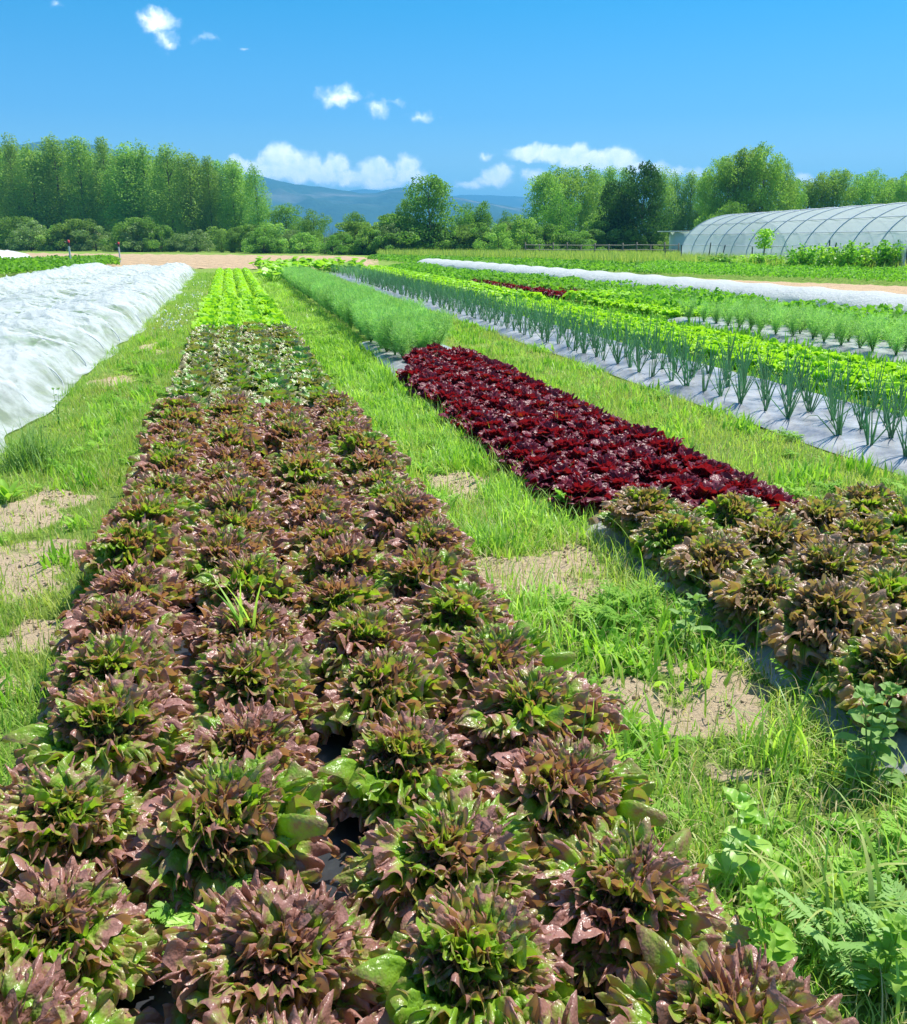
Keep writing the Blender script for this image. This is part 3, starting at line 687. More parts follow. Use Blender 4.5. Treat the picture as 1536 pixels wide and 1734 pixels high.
# ground cover of small broad and ferny weeds
rg = np.random.default_rng(21); acc = Acc()
for (x0, x1, y0, y1, dn) in [(.95, 1.95, .95, 3.2, 90), (.98, 1.85, 3.2, 8, 55), (.98, 1.85, 8, 18, 30), (-1.38, -.75, 2.2, 14, 16), (3.1, 4.35, 3.4, 12, 12)]:
    P = scatter(rg, x0, x1, y0, y1, dn, lambda x, y: inview(x, y, 60)*np.maximum(1-1.2*bare(x, y), 0.05)*sstep(-.4, .3, fbm(x*2, y*2, 77, 2)))
    for p in P:
        u = rg.uniform()
        if u < .35: feather(acc, rg, p[0], p[1], rg.integers(6, 12), rg.uniform(.07, .15))
        elif u < .7: rosette(acc, rg, p[0], p[1], rg.integers(5, 9), rg.uniform(.04, .09), rg.uniform(.009, .018), .7)
        else: rosette(acc, rg, p[0], p[1], rg.integers(5, 9), rg.uniform(.08, .14), rg.uniform(.01, .016), .8, kind='pinnate')
tag(put('small_weeds', acc.mesh('small_weeds', M_WEED)), 'small broad-leaved and ferny weeds among the path grass', 'weeds', kind='stuff')
acc = Acc(); rg = np.random.default_rng(22)
P = scatter(rg, 1.1, 1.95, 1.0, 4.2, 40, lambda x, y: inview(x, y, 60)*1.0)
blades(acc, P, rg.uniform(.14, .34, len(P)), rg.uniform(.004, .008, len(P)), rg, 8, .8, curve=1.3)
P = scatter(rg, -1.5, -.8, 2.5, 9, 30, lambda x, y: (1-bare(x, y))*inview(x, y, 60)); blades(acc, P, rg.uniform(.1, .22, len(P)), .005, rg, 6, .7)
P = scatter(rg, 1.0, 1.9, 4.2, 10, 60, lambda x, y: (1-bare(x, y))*inview(x, y, 60)); blades(acc, P, rg.uniform(.12, .28, len(P)), .006, rg, 6, .7)
tag(put('tall_grass', acc.mesh('tall_grass', M_GRASS)), 'scattered tall arching grass blades along the path edges', 'grass', kind='stuff')
acc = Acc(); P = scatter(rg, 1.0, 2.0, 1.0, 5, 700, lambda x, y: inview(x, y, 60)*.8); P[:, 2] += .02
blades(acc, P, rg.uniform(.05, .16, len(P)), rg.uniform(.002, .004, len(P)), rg, 4, 1.4)
P = scatter(rg, -1.6, -.75, 2, 12, 160, lambda x, y: inview(x, y, 60)*.8); blades(acc, P, rg.uniform(.03, .09, len(P)), .003, rg, 3, 1.4)
P = scatter(rg, 3.3, 4.4, 3, 14, 120, lambda x, y: inview(x, y, 60)*.8); blades(acc, P, rg.uniform(.04, .1, len(P)), .005, rg, 3, 1.4)
tag(put('dry_straw', acc.mesh('dry_straw', M_STRAW)), 'dry straw and dead blades lying on the paths', 'straw', kind='stuff')
def clumps(name, spots_, mat, label, seed, hh=(.08, .19), nb=46, wd=.007):
    rg = np.random.default_rng(seed); acc = Acc()
    for (x, y, s_) in spots_:
        n = int(nb*s_); k = float(lod(y)); P = np.stack([x + rg.normal(0, .06*s_, n), y + rg.normal(0, .08*s_, n), np.zeros(n)], 1)
        blades(acc, P, rg.uniform(hh[0], hh[1], n)*(.6+.5*s_), wd*k**.5*rg.uniform(.6, 1.5, n), rg, 4, rg.uniform(.5, 1.1), ph=np.clip(rg.uniform(0, 1) + rg.normal(0, .2, n), 0, 1), curve=1.1)
    tag(put(name, acc.mesh(name, mat)), label, 'grass', kind='stuff')
rg = np.random.default_rng(55)
def spots_in(x0, x1, y0, y1, dn): 
    P = scatter(rg, x0, x1, y0, y1, dn, lambda x, y: inview(x, y, 40)*(1-bare(x, y))); return [(p[0], p[1], rg.uniform(.5, 1.5)) for p in P]
clumps('grass_clumps', spots_in(1.0, 1.75, 3, 9, 9) + spots_in(.95, 1.9, 9, 40, 2.2) + spots_in(1.45, 1.8, 3.4, 8, 14), M_GRASS, 'lush taller clumps of grass along the centre path', 56)
clumps('broadleaf_clumps', spots_in(1.0, 1.75, 2.2, 14, 14) + spots_in(-1.5, -.8, 3, 16, 5) + spots_in(3.1, 4.3, 3.2, 20, 5), M_WEED, 'darker broad-leaved weed clumps among the grass of the paths', 57, (.05, .15), 34, .017)
clumps('straw_tufts', spots_in(3.1, 4.3, 3.2, 24, 5) + spots_in(-1.5, -.8, 3, 20, 6) + spots_in(1.0, 1.8, 1.2, 9, 5), M_STRAW, 'tufts of dried pale grass in the paths', 58, (.03, .12), 22, .004)
# clods
acc = Acc()
P = scatter(rg, .95, 1.95, 1.2, 7, 700, lambda x, y: bare(x, y)*(fbm(x*3, y*3, 91, 2) > -.1)); Q2 = scatter(rg, -1.6, -.75, 2.3, 9, 400, lambda x, y: bare(x, y)); P = np.concatenate([P, Q2])
ico = np.array([[0, 0, 1], [.9, 0, .2], [0, .9, .25], [-.9, 0, .15], [0, -.9, .3], [0, 0, -.5]], float)
fq = np.array([[0, 1, 2, 2], [0, 2, 3, 3], [0, 3, 4, 4], [0, 4, 1, 1]])
n = len(P); sz = .004 + .014*rg.uniform(0, 1, n)**4; J = ico[None]*rg.uniform(.6, 1.3, (n, 6, 3)); an = rg.uniform(0, 6.28, n)
J = np.stack([J[..., 0]*np.cos(an)[:, None]-J[..., 1]*np.sin(an)[:, None], J[..., 0]*np.sin(an)[:, None]+J[..., 1]*np.cos(an)[:, None], J[..., 2]], -1)
tri = np.array([[0, 1, 2], [0, 2, 3], [0, 3, 4], [0, 4, 1], [5, 2, 1], [5, 3, 2], [5, 4, 3], [5, 1, 4]])
me = mesh('soil_crumbs', P[:, None]+J*sz[:, None, None], (tri[None]+(np.arange(n)*6)[:, None, None]).reshape(-1, 3), M_CLOD, None, False)
tag(put('soil_crumbs', me), 'crumbs and clods of dry tan soil on bare patches', 'soil', kind='stuff')

# single weeds
def weed_thing(name, build, px, py, label, cat, mat, zoff=0):
    x, y = gp(px, py); acc = Acc(); rg = np.random.default_rng(int(px*7+py)); build(acc, rg)
    o = put(name, acc.mesh(name, mat), None, (x, y, zoff)); tag(o, label, cat); return o
def tuft(n, h, wd, lean, spread=.05, seg=7):
    def b(acc, rg):
        P = np.stack([rg.normal(0, spread, n), rg.normal(0, spread, n), np.zeros(n)], 1)
        blades(acc, P, h*rg.uniform(.5, 1.1, n), wd*rg.uniform(.7, 1.3, n), rg, seg, lean, curve=1.2)
    return b
weed_thing('grass_tuft', tuft(260, .38, .008, .75, .09), 55, 790, 'large dark green grass tuft by the near end of the big white cover', 'grass tuft', M_WEEDG)
weed_thing('broadleaf_weed', lambda a, g: rosette(a, g, 0, 0, 16, .17, .02, 1.1), 14, 850, 'broad-leaved weed at the left photo edge below the dark grass tuft', 'weed', M_WEED)
weed_thing('grass_tuft', tuft(12, .36, .02, .35, .02), 425, 1165, 'bright wide-bladed grass shoot standing in the left lettuce bed', 'grass shoot', M_GRASS, .12)
weed_thing('grass_tuft', tuft(46, .34, .011, .7, .07), 1010, 1330, 'tall wide-bladed grass tuft right of the left bed below the bare soil', 'grass tuft', M_GRASS)
weed_thing('grass_tuft', tuft(26, .34, .012, .8, .05), 1310, 1290, 'arching grass tuft in front of the nearest tan-tipped lettuces', 'grass tuft', M_GRASS)
weed_thing('grass_tuft', tuft(70, .24, .008, .7, .09), 830, 940, 'dense grass tuft on the path just above the bare soil patch', 'grass tuft', M_GRASS)
weed_thing('grass_tuft', tuft(20, .40, .012, .9, .04), 1420, 1560, 'long pale arching grass blades at the right foreground edge', 'grass tuft', M_GRASSY)
weed_thing('grass_tuft', tuft(36, .30, .010, .7, .08), 700, 900, 'grass tuft leaning against the right side of the left lettuce bed', 'grass tuft', M_GRASS)
def leafy(hh, nst, nl, L, wd, spread=.3):
    def b(acc, rg):
        for s in range(nst):
            a = rg.uniform(0, 6.28); l = rg.uniform(.0, spread); h = hh*rg.uniform(.7, 1.1); t = np.linspace(0, 1, 6)
            pts = np.stack([h*np.sin(l)*t*math.cos(a), h*np.sin(l)*t*math.sin(a), h*np.cos(l)*t], 1); tube(acc, pts, .0035*(1.3-t), 5, ph=.4)
            for k in range(nl):
                tt = .15 + .85*k/max(1, nl-1); p = [np.interp(tt, t, pts[:, j]) for j in range(3)]
                rosette(acc, rg, p[0], p[1], 2, L*(1.2-.6*tt), wd*(1.2-.6*tt), .5, z=p[2])
            rosette(acc, rg, pts[-1][0], pts[-1][1], 6, L*.5, wd*.5, 1.0, z=pts[-1][2])
    return b
weed_thing('leafy_weed', leafy(.30, 3, 6, .10, .028), 1470, 1330, 'upright grey-green leafy weed below the right bed at the photo edge', 'weed', M_WEEDG)
weed_thing('leafy_weed', leafy(.20, 3, 4, .085, .020), 1300, 1660, 'broad-leaved weed in the right foreground grass near the bottom', 'weed', M_WEED)
weed_thing('leafy_weed', leafy(.18, 3, 4, .08, .020), 1490, 1700, 'broad-leaved weed in the bottom right corner of the photo', 'weed', M_WEED)
weed_thing('leafy_weed', leafy(.22, 2, 4, .10, .032), 1260, 1500, 'pale weed with two round leaves in the flattened grass', 'weed', M_GRASS)
weed_thing('leafy_weed', leafy(.20, 2, 4, .10, .024), 1160, 1100, 'young weed with wide pointed leaves beside the black plastic edge', 'weed', M_WEEDG)
weed_thing('leafy_weed', leafy(.16, 4, 4, .10, .018), 950, 880, 'bushy green weed beside the crimson lettuces', 'weed', M_WEED)
weed_thing('ferny_weed', lambda a, g: [feather(a, g, g.normal(0, .07), g.normal(0, .07), 10, .16) for _ in range(9)], 1060, 1050, 'bushy ferny weed at the black plastic edge by bare soil', 'weed', M_WEED)
weed_thing('ferny_weed', lambda a, g: [feather(a, g, g.normal(0, .06), g.normal(0, .06), 10, .15) for _ in range(7)], 990, 1380, 'ferny weed touching the right side of the left lettuce bed', 'weed', M_WEED)
weed_thing('ferny_weed', lambda a, g: [feather(a, g, g.normal(0, .07), g.normal(0, .07), 10, .15) for _ in range(7)], 1480, 1600, 'ferny grey-green weed in the right foreground', 'weed', M_WEEDG)
weed_thing('ferny_weed', lambda a, g: [feather(a, g, g.normal(0, .05), g.normal(0, .05), 10, .12) for _ in range(5)], 355, 1640, 'bright ferny weed growing between the nearest red-brown lettuces', 'weed', M_GRASS, .10)
weed_thing('thin_weed', leafy(.34, 2, 6, .05, .012, .4), 100, 722, 'thin upright weed in front of the big white cover', 'weed', M_WEEDG)
weed_thing('yellow_shoot', tuft(4, .30, .014, .3, .01), 945, 745, 'single yellow-green shoot sticking out of the crimson lettuces', 'shoot', M_STRAW)
weed_thing('yellow_shoot', tuft(4, .28, .014, .3, .01), 738, 625, 'straw-coloured shoot at the far end of the crimson lettuces', 'shoot', M_STRAW)
acc = Acc(); rg = np.random.default_rng(31)
for (px, py, n) in [(290, 548, 60), (318, 520, 50), (330, 500, 40), (300, 530, 30), (340, 480, 30)]:
    x, y = gp(px, py, .15); P = np.stack([x+rg.normal(0, .12, n), y+rg.normal(0, .5, n), rg.uniform(.08, .22, n)], 1); facets(acc, P, .045, rg)
tag(put('white_flowers', acc.mesh('white_flowers', M_WHITEFL, False)), 'small white flowers along the left bed edge near the lime lettuces', 'flowers', kind='stuff')

# ------------------------------------------------------------------ row covers
def row_cover(name, xr, xl, y0, y1, tunnels, mat, label, nx, ny, hoop=1.4, seed=0, xfun=None, hfac=1, wr=1.0):
    rows_ = np.linspace(y0, y1, ny); u = np.linspace(0, 1, nx)
    U, Y = np.meshgrid(u, rows_, indexing='ij'); X = xr + (xl-xr)*U
    edge = .14*fbm(Y*.9, U*0, seed, 3)
    X0 = X.copy(); X = X + edge*sstep(.1, 0, U)
    Z = np.zeros_like(X)
    hp = np.abs(((Y/hoop + .12*vn(X*.7, Y*0, seed+2)) % 1)-.5)*2                 # 1 at the hoops
    for (c, hw, h, ph) in tunnels:
        hp = np.abs(((Y/hoop + ph) % 1)-.5)*2
        q = np.clip(1-((X-c)/hw)**2, 0, 1)
        top = h*np.sqrt(q)*((.70 + .30*hp**2.0) if len(tunnels) == 3 else (.92+.08*hp**2))
        Z = np.maximum(Z, top) + .25*np.minimum(Z, top)
    Z = np.maximum(Z, (.30 if len(tunnels) == 3 else 0)*sstep(0, .22, U)*sstep(1, .8, U)*(1+.4*fbm(X, Y*.7, seed+11, 3)))
    drape = sstep(.0, .05, U)*sstep(1.0, .96, U)
    Z = Z*drape*hfac
    sag = fbm(X*1.7 + Y*.3, Y*.8, seed+4, 4); w1 = 1-np.abs(fbm(X*2.5+Y*1.6, Y*1.1-X*.8, seed+6, 3))*2.2; w2 = 1-np.abs(fbm(X*5+Y*.6, Y*3.4, seed+8, 3))*2
    w3 = 1-np.abs(fbm(X*2.2-Y*1.3+.6*sag, Y*2.0+X*1.8, seed+15, 2))*2.6; Z = Z + wr*drape*(.020*np.clip(1-np.abs(fbm(X*6+Y*2.2+sag*2, Y*5.5-X*2, seed+25, 2))*3, 0, 1)**2 + .07*fbm(X*1.1, Y*.55, seed+20, 3) + .03*sag + .045*np.clip(w1, 0, 1)**3 + .010*np.clip(w2, 0, 1)**3 + .035*np.clip(w3, 0, 1)**4)*(.4+.6*(Z > .05))
    e = sstep(y0, y0+.5, Y)*sstep(y1, y1-.9, Y); Z = np.maximum(Z*e, .014 + .008*np.clip(w2, 0, 1))
    if xfun is not None: X = X + xfun(Y)
    me = mesh(name, np.stack([X, Y, Z], -1), grid_faces(nx, ny), mat)
    o = put(name, me); tag(o, label, 'row cover'); return o
cov = row_cover('row_cover', -1.52, -8.0, 6.2, 46, [(-2.50, .92, .46, .1), (-4.25, .95, .40, .45), (-5.95, .95, .50, .3)], M_FLEECE, 'big rumpled white fleece row cover over hoops left of the path', 200, 1300, 1.5, 40, xfun=lambda Y: -.26*sstep(22, 6, Y))
M_HOOP = simple('hoop', (.55, .58, .60), .5, .5)
for k in range(27):
    y = (k + .0)*1.5 + 6.9
    for (c, hw, h, ph) in [(-2.5, .90, .45, .1), (-4.25, .93, .39, .45)]:
        yy = (math.floor(y/1.5) + 1 - ph)*1.5
        t = np.linspace(0, math.pi, 17); hacc = Acc(); tube(hacc, np.stack([c - .26*float(sstep(22, 6, yy)) + hw*np.cos(t)*.97, np.full(17, yy), np.maximum(h*np.sin(t)-.004, 0)], 1), .009, 5); put('support_hoop', hacc.mesh('support_hoop', M_HOOP), cov)
acc = Acc(); rg = np.random.default_rng(41)
P = scatter(rg, -6.8, -2.25, 7, 26, 170); P[:, 2] = rg.uniform(.03, .20, len(P)); facets(acc, P, rg.uniform(.06, .13, len(P)), rg, np.tile([0, 0, 1.], (len(P), 1)), spread=.8)
tag(put('covered_crop', acc.mesh('covered_crop', M_CROP, False)), 'green crop showing faintly through the big white cover', 'crop', kind='stuff')
# long narrow cover on the right: foot line runs from (1536,548) to (700,452)
xa, ya = gp(1640, 560); xb, yb = gp(697, 451.5); sl = (xb-xa)/(yb-ya)
row_cover('row_cover', 0, 1.7, ya, yb, [(.82, .84, .50, .2)], M_FLEECE2, 'long narrow white row cover with scalloped top in front of the meadow', 40, 1000, 1.9, 50, xfun=lambda Y: xa + (Y-ya)*sl, wr=.10)
x1, y1 = gp(0, 446); 
row_cover('row_cover', gp(62, 443)[0], gp(-220, 443)[0], y1-7, y1+6, [(gp(40, 443)[0]-1, 2.0, .75, .3), (gp(-60, 443)[0], 3, .6, .1)], M_FLEECE2, 'small distant white row cover at the left photo edge', 60, 60, 2, 60)

# ------------------------------------------------------------------ field crops as masses
def crop(name, poly, dens, h, size, mat, label, seed, mask=None, cat='crop', rows_=None):
    rg = np.random.default_rng(seed); pp = np.array([p[:2] for p in poly]); f = inpoly(poly)
    P = scatter(rg, pp[:, 0].min(), pp[:, 0].max(), pp[:, 1].min(), pp[:, 1].max(), dens, lambda x, y: f(x, y)*inview(x, y, 60)*(1 if mask is None else mask(x, y)))
    cl = .55 + .6*sstep(-.6, .6, fbm(P[:, 0]*1.1, P[:, 1]*1.1, seed, 3))
    P[:, 2] = .02 + h*cl*rg.uniform(0.15, 1, len(P))**.6
    acc = Acc(); facets(acc, P, size*rg.uniform(.6, 1.4, len(P)), rg, np.tile([0, 0, .9], (len(P), 1)), asp=.6, spread=1)
    tag(put(name, acc.mesh(name, mat, False)), label, cat, kind='stuff')
crop('leafy_crop', [gp(698, 453.5), gp(1560, 553), gp(1600, 600), gp(1100, 530), gp(760, 476), gp(660, 458)], 150, .30, .13, M_CROP, 'dark green leafy crop beside the long white row cover', 51)
crop('field_crop', [gp(1075, 466), gp(1600, 487), gp(1600, 471), gp(1100, 452)], 150, .40, .11, M_CROP, 'green crop strip behind the bare soil strip', 52)
crop('field_crop', [gp(640, 434), gp(1100, 441), gp(1200, 446), gp(1110, 466), gp(700, 448), gp(620, 440)], 26, .22, .22, M_CROP, 'green meadow behind the far end of the row cover', 53)
crop('field_crop', [gp(-60, 450), gp(190, 444), gp(205, 452), gp(100, 462), gp(-60, 474)], 70, .45, .22, M_CROP, 'dark green crop behind the big white cover at far left', 54)
crop('distant_crop', [gp(640, 458), gp(770, 480), gp(760, 470), gp(690, 453)], 90, .22, .14, M_CROP, 'green crop at the far end of the beds', 55)
# squash plants at the bed end
def squash(seed):
    rg = np.random.default_rng(seed); a = Acc(); 
    for i in range(26):
        r_ = rg.uniform(0, .55); an = rg.uniform(0, 6.28); h = rg.uniform(.18, .5)*(1.1-r_*.6)
        x, y = r_*math.cos(an), r_*math.sin(an); tube(a, [[x*.4, y*.4, 0], [x*.8, y*.8, h*.6], [x, y, h]], .008, 4, ph=.3)
        t = np.linspace(0, 6.283, 9)[:-1]; L = rg.uniform(.10, .17); nr = rg.normal(0, .25, 2)
        ring = np.stack([x + L*np.cos(t)*(1+.15*np.cos(5*t)), y + L*np.sin(t)*(1+.15*np.cos(5*t)), h + L*(nr[0]*np.cos(t)+nr[1]*np.sin(t)) + .02], 1)
        V_ = np.concatenate([[[x, y, h-.02]], ring]); q = [[0, k+1, (k+1) % 8+1, (k+1) % 8+1] for k in range(0, 8)]
        q = [[0, k+1, (k+1) % 8+1, (k+2) % 8+1] for k in range(0, 8, 2)]
        a.add(V_, q, ph=rg.uniform(0, 1))
    return a.mesh('squash_plant', M_CROPL, False)
SQ = [squash(700+k) for k in range(3)]
k = 0
for (px, py) in [(452, 462), (475, 458), (500, 456), (525, 456), (550, 457), (575, 458), (470, 470), (492, 465), (600, 461), (515, 461), (540, 462), (565, 463), (458, 478), (590, 464), (440, 456)]:
    x, y = gp(px, py); tag(put('squash_plant', SQ[k % 3], None, (x, y, 0), k, 1.15), 'low broad-leaved squash plant at the far end behind the fennel', 'squash plant', 'squash plants at the end of the fennel bed'); k += 1

# ------------------------------------------------------------------ trees
def crown_mesh(name, seed, h, wid, shape, mat, nfac, fs, z0=.1, clump=.10, ncl=90, gap=0.0):
    rg = np.random.default_rng(seed)
    t = rg.uniform(z0, 1, ncl); 
    if shape == 'poplar': prof = np.sin(np.pi*np.clip((t-z0)/(1-z0)*.80+.14, 0, 1))**.75
    elif shape == 'round': prof = np.sqrt(np.clip(1-((t-.52)/.5)**2, .02, 1))
    elif shape == 'column': prof = np.clip(1-((t-.5)/.55)**4, .1, 1)
    else: prof = np.sqrt(np.clip(1-(t*.96)**2, .02, 1))
    a = rg.uniform(0, 6.28, ncl); rr_ = wid/2*prof*rg.uniform(.35, 1.05, ncl)
    lob = 1 + .22*np.sin(3*a + 5*t*3 + seed)
    C = np.stack([rr_*np.cos(a)*lob, rr_*np.sin(a)*lob, t*h - (0 if shape != 'round' else 0)], 1)
    cr = clump*h*rg.uniform(.55, 1.25, ncl)*(.55+.6*prof)
    if shape == 'poplar': 
        C[0] = [0, 0, h*.97]; C[1] = [.1, 0, h*.92]; cr[0] = clump*h*.35; cr[1] = clump*h*.5
    ci = rg.choice(ncl, nfac, p=(cr**2)/np.sum(cr**2))
    D = rg.normal(0, 1, (nfac, 3)); D /= np.linalg.norm(D, axis=1)[:, None]
    rad = rg.uniform(.35, 1.0, nfac)**.5*cr[ci]
    st_ = np.array([.8, .8, 1.5]) if shape == 'poplar' else np.array([1.05, 1.05, .85])
    P = C[ci] + D*rad[:, None]*st_; P[:, 2] = np.maximum(P[:, 2], .15)
    acc = Acc(); ph = np.clip(rg.uniform(0, 1, ncl)[ci]*.6 + rg.uniform(0, .4, nfac), 0, 1)
    facets(acc, P, fs*rg.uniform(.6, 1.4, nfac), rg, D*1.0, ph=ph, asp=.75, spread=1.0)
    return acc.mesh(name, mat, False), C, cr
def trunk_mesh(h, r, C, seed):
    rg = np.random.default_rng(seed); a = Acc(); t = np.linspace(0, 1, 8)
    sway = .01*h*np.sin(t*4+seed); tube(a, np.stack([sway, sway*.5, t*h*.93], 1), r*(1.1-t*.97), 7)
    for i in rg.choice(len(C), 16):
        c = C[i]; zb = max(.12*h, c[2] - np.hypot(c[0], c[1])*1.3 - .05*h); s = np.linspace(0, 1, 5)[:, None]
        p = np.array([0, 0, zb])*(1-s) + c*s; p[:, 2] += .0; tube(a, p, r*.35*(1.05-s[:, 0]), 5)
    return a.mesh('trunk', M_BARK)
def tree_proto(kind, seed, h, wid, shape, mat, nfac, fs, **kw):
    cm, C, cr = crown_mesh('crown', seed, h, wid, shape, mat, nfac, fs, **kw); return (cm, trunk_mesh(h, h*.014+.03, C, seed), h)
def place_tree(proto, name, px, d, ytop, label, cat, group=None, wf=1.0, rz=None):
    cm, tm, h = proto; x, y, Z = far(px, d, ytop)
    e = bpy.data.objects.new(name, None); COL.objects.link(e); e.location = (x, y, 0); s = Z/h; e.scale = (s*wf, s*wf, s); e.rotation_euler = (0, 0, rng.uniform(0, 6.28) if rz is None else rz)
    tag(e, label, cat, group); put('trunk', tm, e); put('crown', cm, e); return e
POP = [tree_proto('p', 800+k, 18, 5.6, 'poplar', M_POPLAR, 17000, .24, z0=.06, clump=.085, ncl=130) for k in range(5)]
TRE = [tree_proto('t', 820+k, 9, 7.5, 'round', M_TREE, 13000, .22, z0=.03, clump=.12, ncl=90) for k in range(4)]
DRK = [tree_proto('d', 840+k, 12, 11, 'round', M_DARKT, 15000, .30, z0=.03, clump=.12, ncl=110) for k in range(2)]
COLU = [tree_proto('c', 850+k, 13, 7.5, 'column', M_POPLAR, 17000, .24, z0=.04, clump=.10, ncl=120) for k in range(3)]
COLT = [tree_proto('c', 855+k, 8, 5, 'column', M_TREE, 9000, .22, z0=.04, clump=.12, ncl=90) for k in range(2)]
SHR = [tree_proto('s', 860+k, 4, 5.5, 'dome', M_TREE, 9000, .16, z0=.02, clump=.15, ncl=40) for k in range(3)]
SHRP = [tree_proto('s', 870+k, 4, 5.0, 'dome', M_PALET, 8000, .15, z0=.02, clump=.16, ncl=45) for k in range(2)]
SHRL = [tree_proto('s', 875+k, 4, 6, 'dome', M_POPLAR, 6000, .2, z0=.02, clump=.16, ncl=50) for k in range(2)]
pl = [(-30, 236), (12, 238), (48, 252), (88, 241), (130, 238), (172, 243), (208, 252), (241, 249), (283, 255), (318, 264), (351, 273), (392, 279), (431, 284)]
for i, (px, yt) in enumerate(pl):
    place_tree(POP[i % 5], 'poplar_tree', px, 158 - i*2.2 + rng.normal(0, 3), yt, f'tall poplar in the front rank at left, {ORD[max(0, len(pl)-1-i)] if i < len(pl)-1 else "rightmost"}{" counted from the right end" if i < len(pl)-1 else " and standing slightly apart"}', 'tree', 'poplars along the left side of the field', rng.uniform(.9, 1.5))
for i in range(15):
    px = -50 + i*31 + rng.normal(0, 5); place_tree(POP[(i*3+1) % 5], 'poplar_tree', px, 170 + rng.normal(0, 3), 252 + i*2.0 + rng.normal(0, 4), 'poplar of the rear rank filling the gaps of the left wood', 'tree', 'rear rank of poplars at left', 1.7)
sh = [(-20, 372, 's'), (20, 362, 's'), (60, 378, 'p'), (95, 380, 's'), (130, 372, 's'), (163, 392, 'b'), (200, 378, 's'), (235, 375, 's'), (262, 380, 's'), (300, 385, 'p'), (335, 380, 'p'), (365, 392, 'l'), (400, 378, 's'), (430, 380, 's'), (460, 388, 'l'), (490, 392, 's'), (512, 396, 'l'), (535, 400, 'l'),
      (575, 380, 's'), (605, 374, 's'), (640, 376, 'l'), (668, 372, 's'), (700, 385, 's'), (760, 384, 's'), (790, 378, 'l'), (822, 380, 's'), (860, 380, 'l'), (892, 374, 'l'), (920, 385, 's'), (955, 388, 's'), (990, 392, 's'), (1030, 390, 's'), (1070, 395, 's'), (1110, 392, 's'), (1135, 398, 'l')]
for i, (px, yt, kd) in enumerate(sh):
    pr = {'s': SHR, 'p': SHRP, 'l': SHRL, 'b': SHRP}[kd]; d = 134 - max(0, px)*.045
    if px > 560: d = 98
    lab = {'s': 'dark green bush', 'p': 'pale grey-green bush', 'l': 'bright green bush', 'b': 'cream flowering bush'}[kd]
    where = 'under the left poplars' if px < 470 else ('in the low hedge before the distant mountain' if px < 680 else ('at the foot of the middle trees' if px < 900 else 'in front of the right wood'))
    yt = min(402, yt + rng.normal(0, 8))
    o = place_tree(pr[i % len(pr)], 'bush', px + rng.normal(0, 6), d + rng.normal(0, 4), yt, f'{lab} {where}', 'bush', f'{lab}es {where}', rng.uniform(.8, 1.9))
for i in range(46):
    px = rng.uniform(-30, 1140); pr = (SHR, SHRL, SHR, SHRP, TRE)[i % 5]; d = (131 - px*.045) if px < 560 else 97
    where = 'under the left poplars' if px < 470 else ('in the low hedge before the distant mountain' if px < 680 else ('at the foot of the middle trees' if px < 900 else 'in front of the right wood'))
    place_tree(pr[i % len(pr)], 'bush', px, d + rng.normal(0, 3), rng.uniform(378, 401), f'small ragged bush filling the gaps {where}', 'bush', f'small ragged bushes {where}', rng.uniform(.8, 1.6))
bl = Acc(); rg = np.random.default_rng(61)
x, y, Z = far(163, 127, 392); n = 500; D = rg.normal(0, 1, (n, 3)); D /= np.linalg.norm(D, axis=1)[:, None]; D[:, 1] = -np.abs(D[:, 1])
facets(bl, np.array([0, -1.2, Z*.72]) + D*np.array([.8, .8, .9])*rg.uniform(.5, 1, n)[:, None], .2, rg)
tag(put('elder_blossom', bl.mesh('elder_blossom', M_BLOSSOM, False), None, (x, y, 0)), 'cream flowering branch spreading from the dark wood edge at left', 'blossoming bush')
# middle trees
for px, yt, d, pr, wf, lab in [(483, 348, 118, TRE, 1.1, 'round green tree just right of the poplars'), (530, 358, 112, TRE, .95, 'small round tree in front of the mountain, left of the hedge gap'), (600, 362, 104, TRE, .9, 'low broad tree under the cliffs of the mountain'),
        (655, 368, 102, TRE, .8, 'small tree left of the thin leaning tree'), (686, 342, 99, COLT, .62, 'thin dark tree beside the tall middle tree'), (727, 302, 97, COLT, .98, 'tall full tree alone in the middle of the skyline'),
        (790, 348, 100, TRE, .8, 'medium green tree right of the tall middle tree'), (818, 345, 101, COLT, .62, 'narrow tree between the middle tree and bare branches'), (858, 360, 100, TRE, .6, 'small pale tree beside bare grey branches'), (895, 374, 98, TRE, .6, 'small bright tree just left of the right wood')]:
    place_tree(pr[int(px) % len(pr)], 'tree', px, d, yt, lab, 'tree', None, wf)
rw = [(925, 296, 112, COLU, .95), (950, 288, 116, COLU, .9), (985, 285, 118, COLU, .9), (1008, 296, 122, POP, 1.2), (1035, 286, 126, POP, 1.1), (1060, 292, 128, POP, 1.1), (1120, 290, 130, POP, 1.2), (1148, 296, 132, POP, 1.2), (1172, 298, 132, POP, 1.2), (1196, 302, 130, POP, 1.1),
      (1215, 274, 106, COLU, .72), (1240, 266, 104, COLU, .72), (1268, 256, 104, COLU, .78), (1300, 251, 102, COLU, .75), (1326, 282, 104, COLU, .62), (1345, 306, 108, COLU, .7), (1368, 310, 112, COLU, .8), (1392, 297, 112, COLU, .8), (1425, 291, 112, COLU, .8), (1455, 300, 114, COLU, .8), (1480, 292, 116, COLU, .7), (1512, 306, 118, COLU, .9), (1545, 298, 112, COLU, .9), (1580, 300, 112, COLU, .9)]
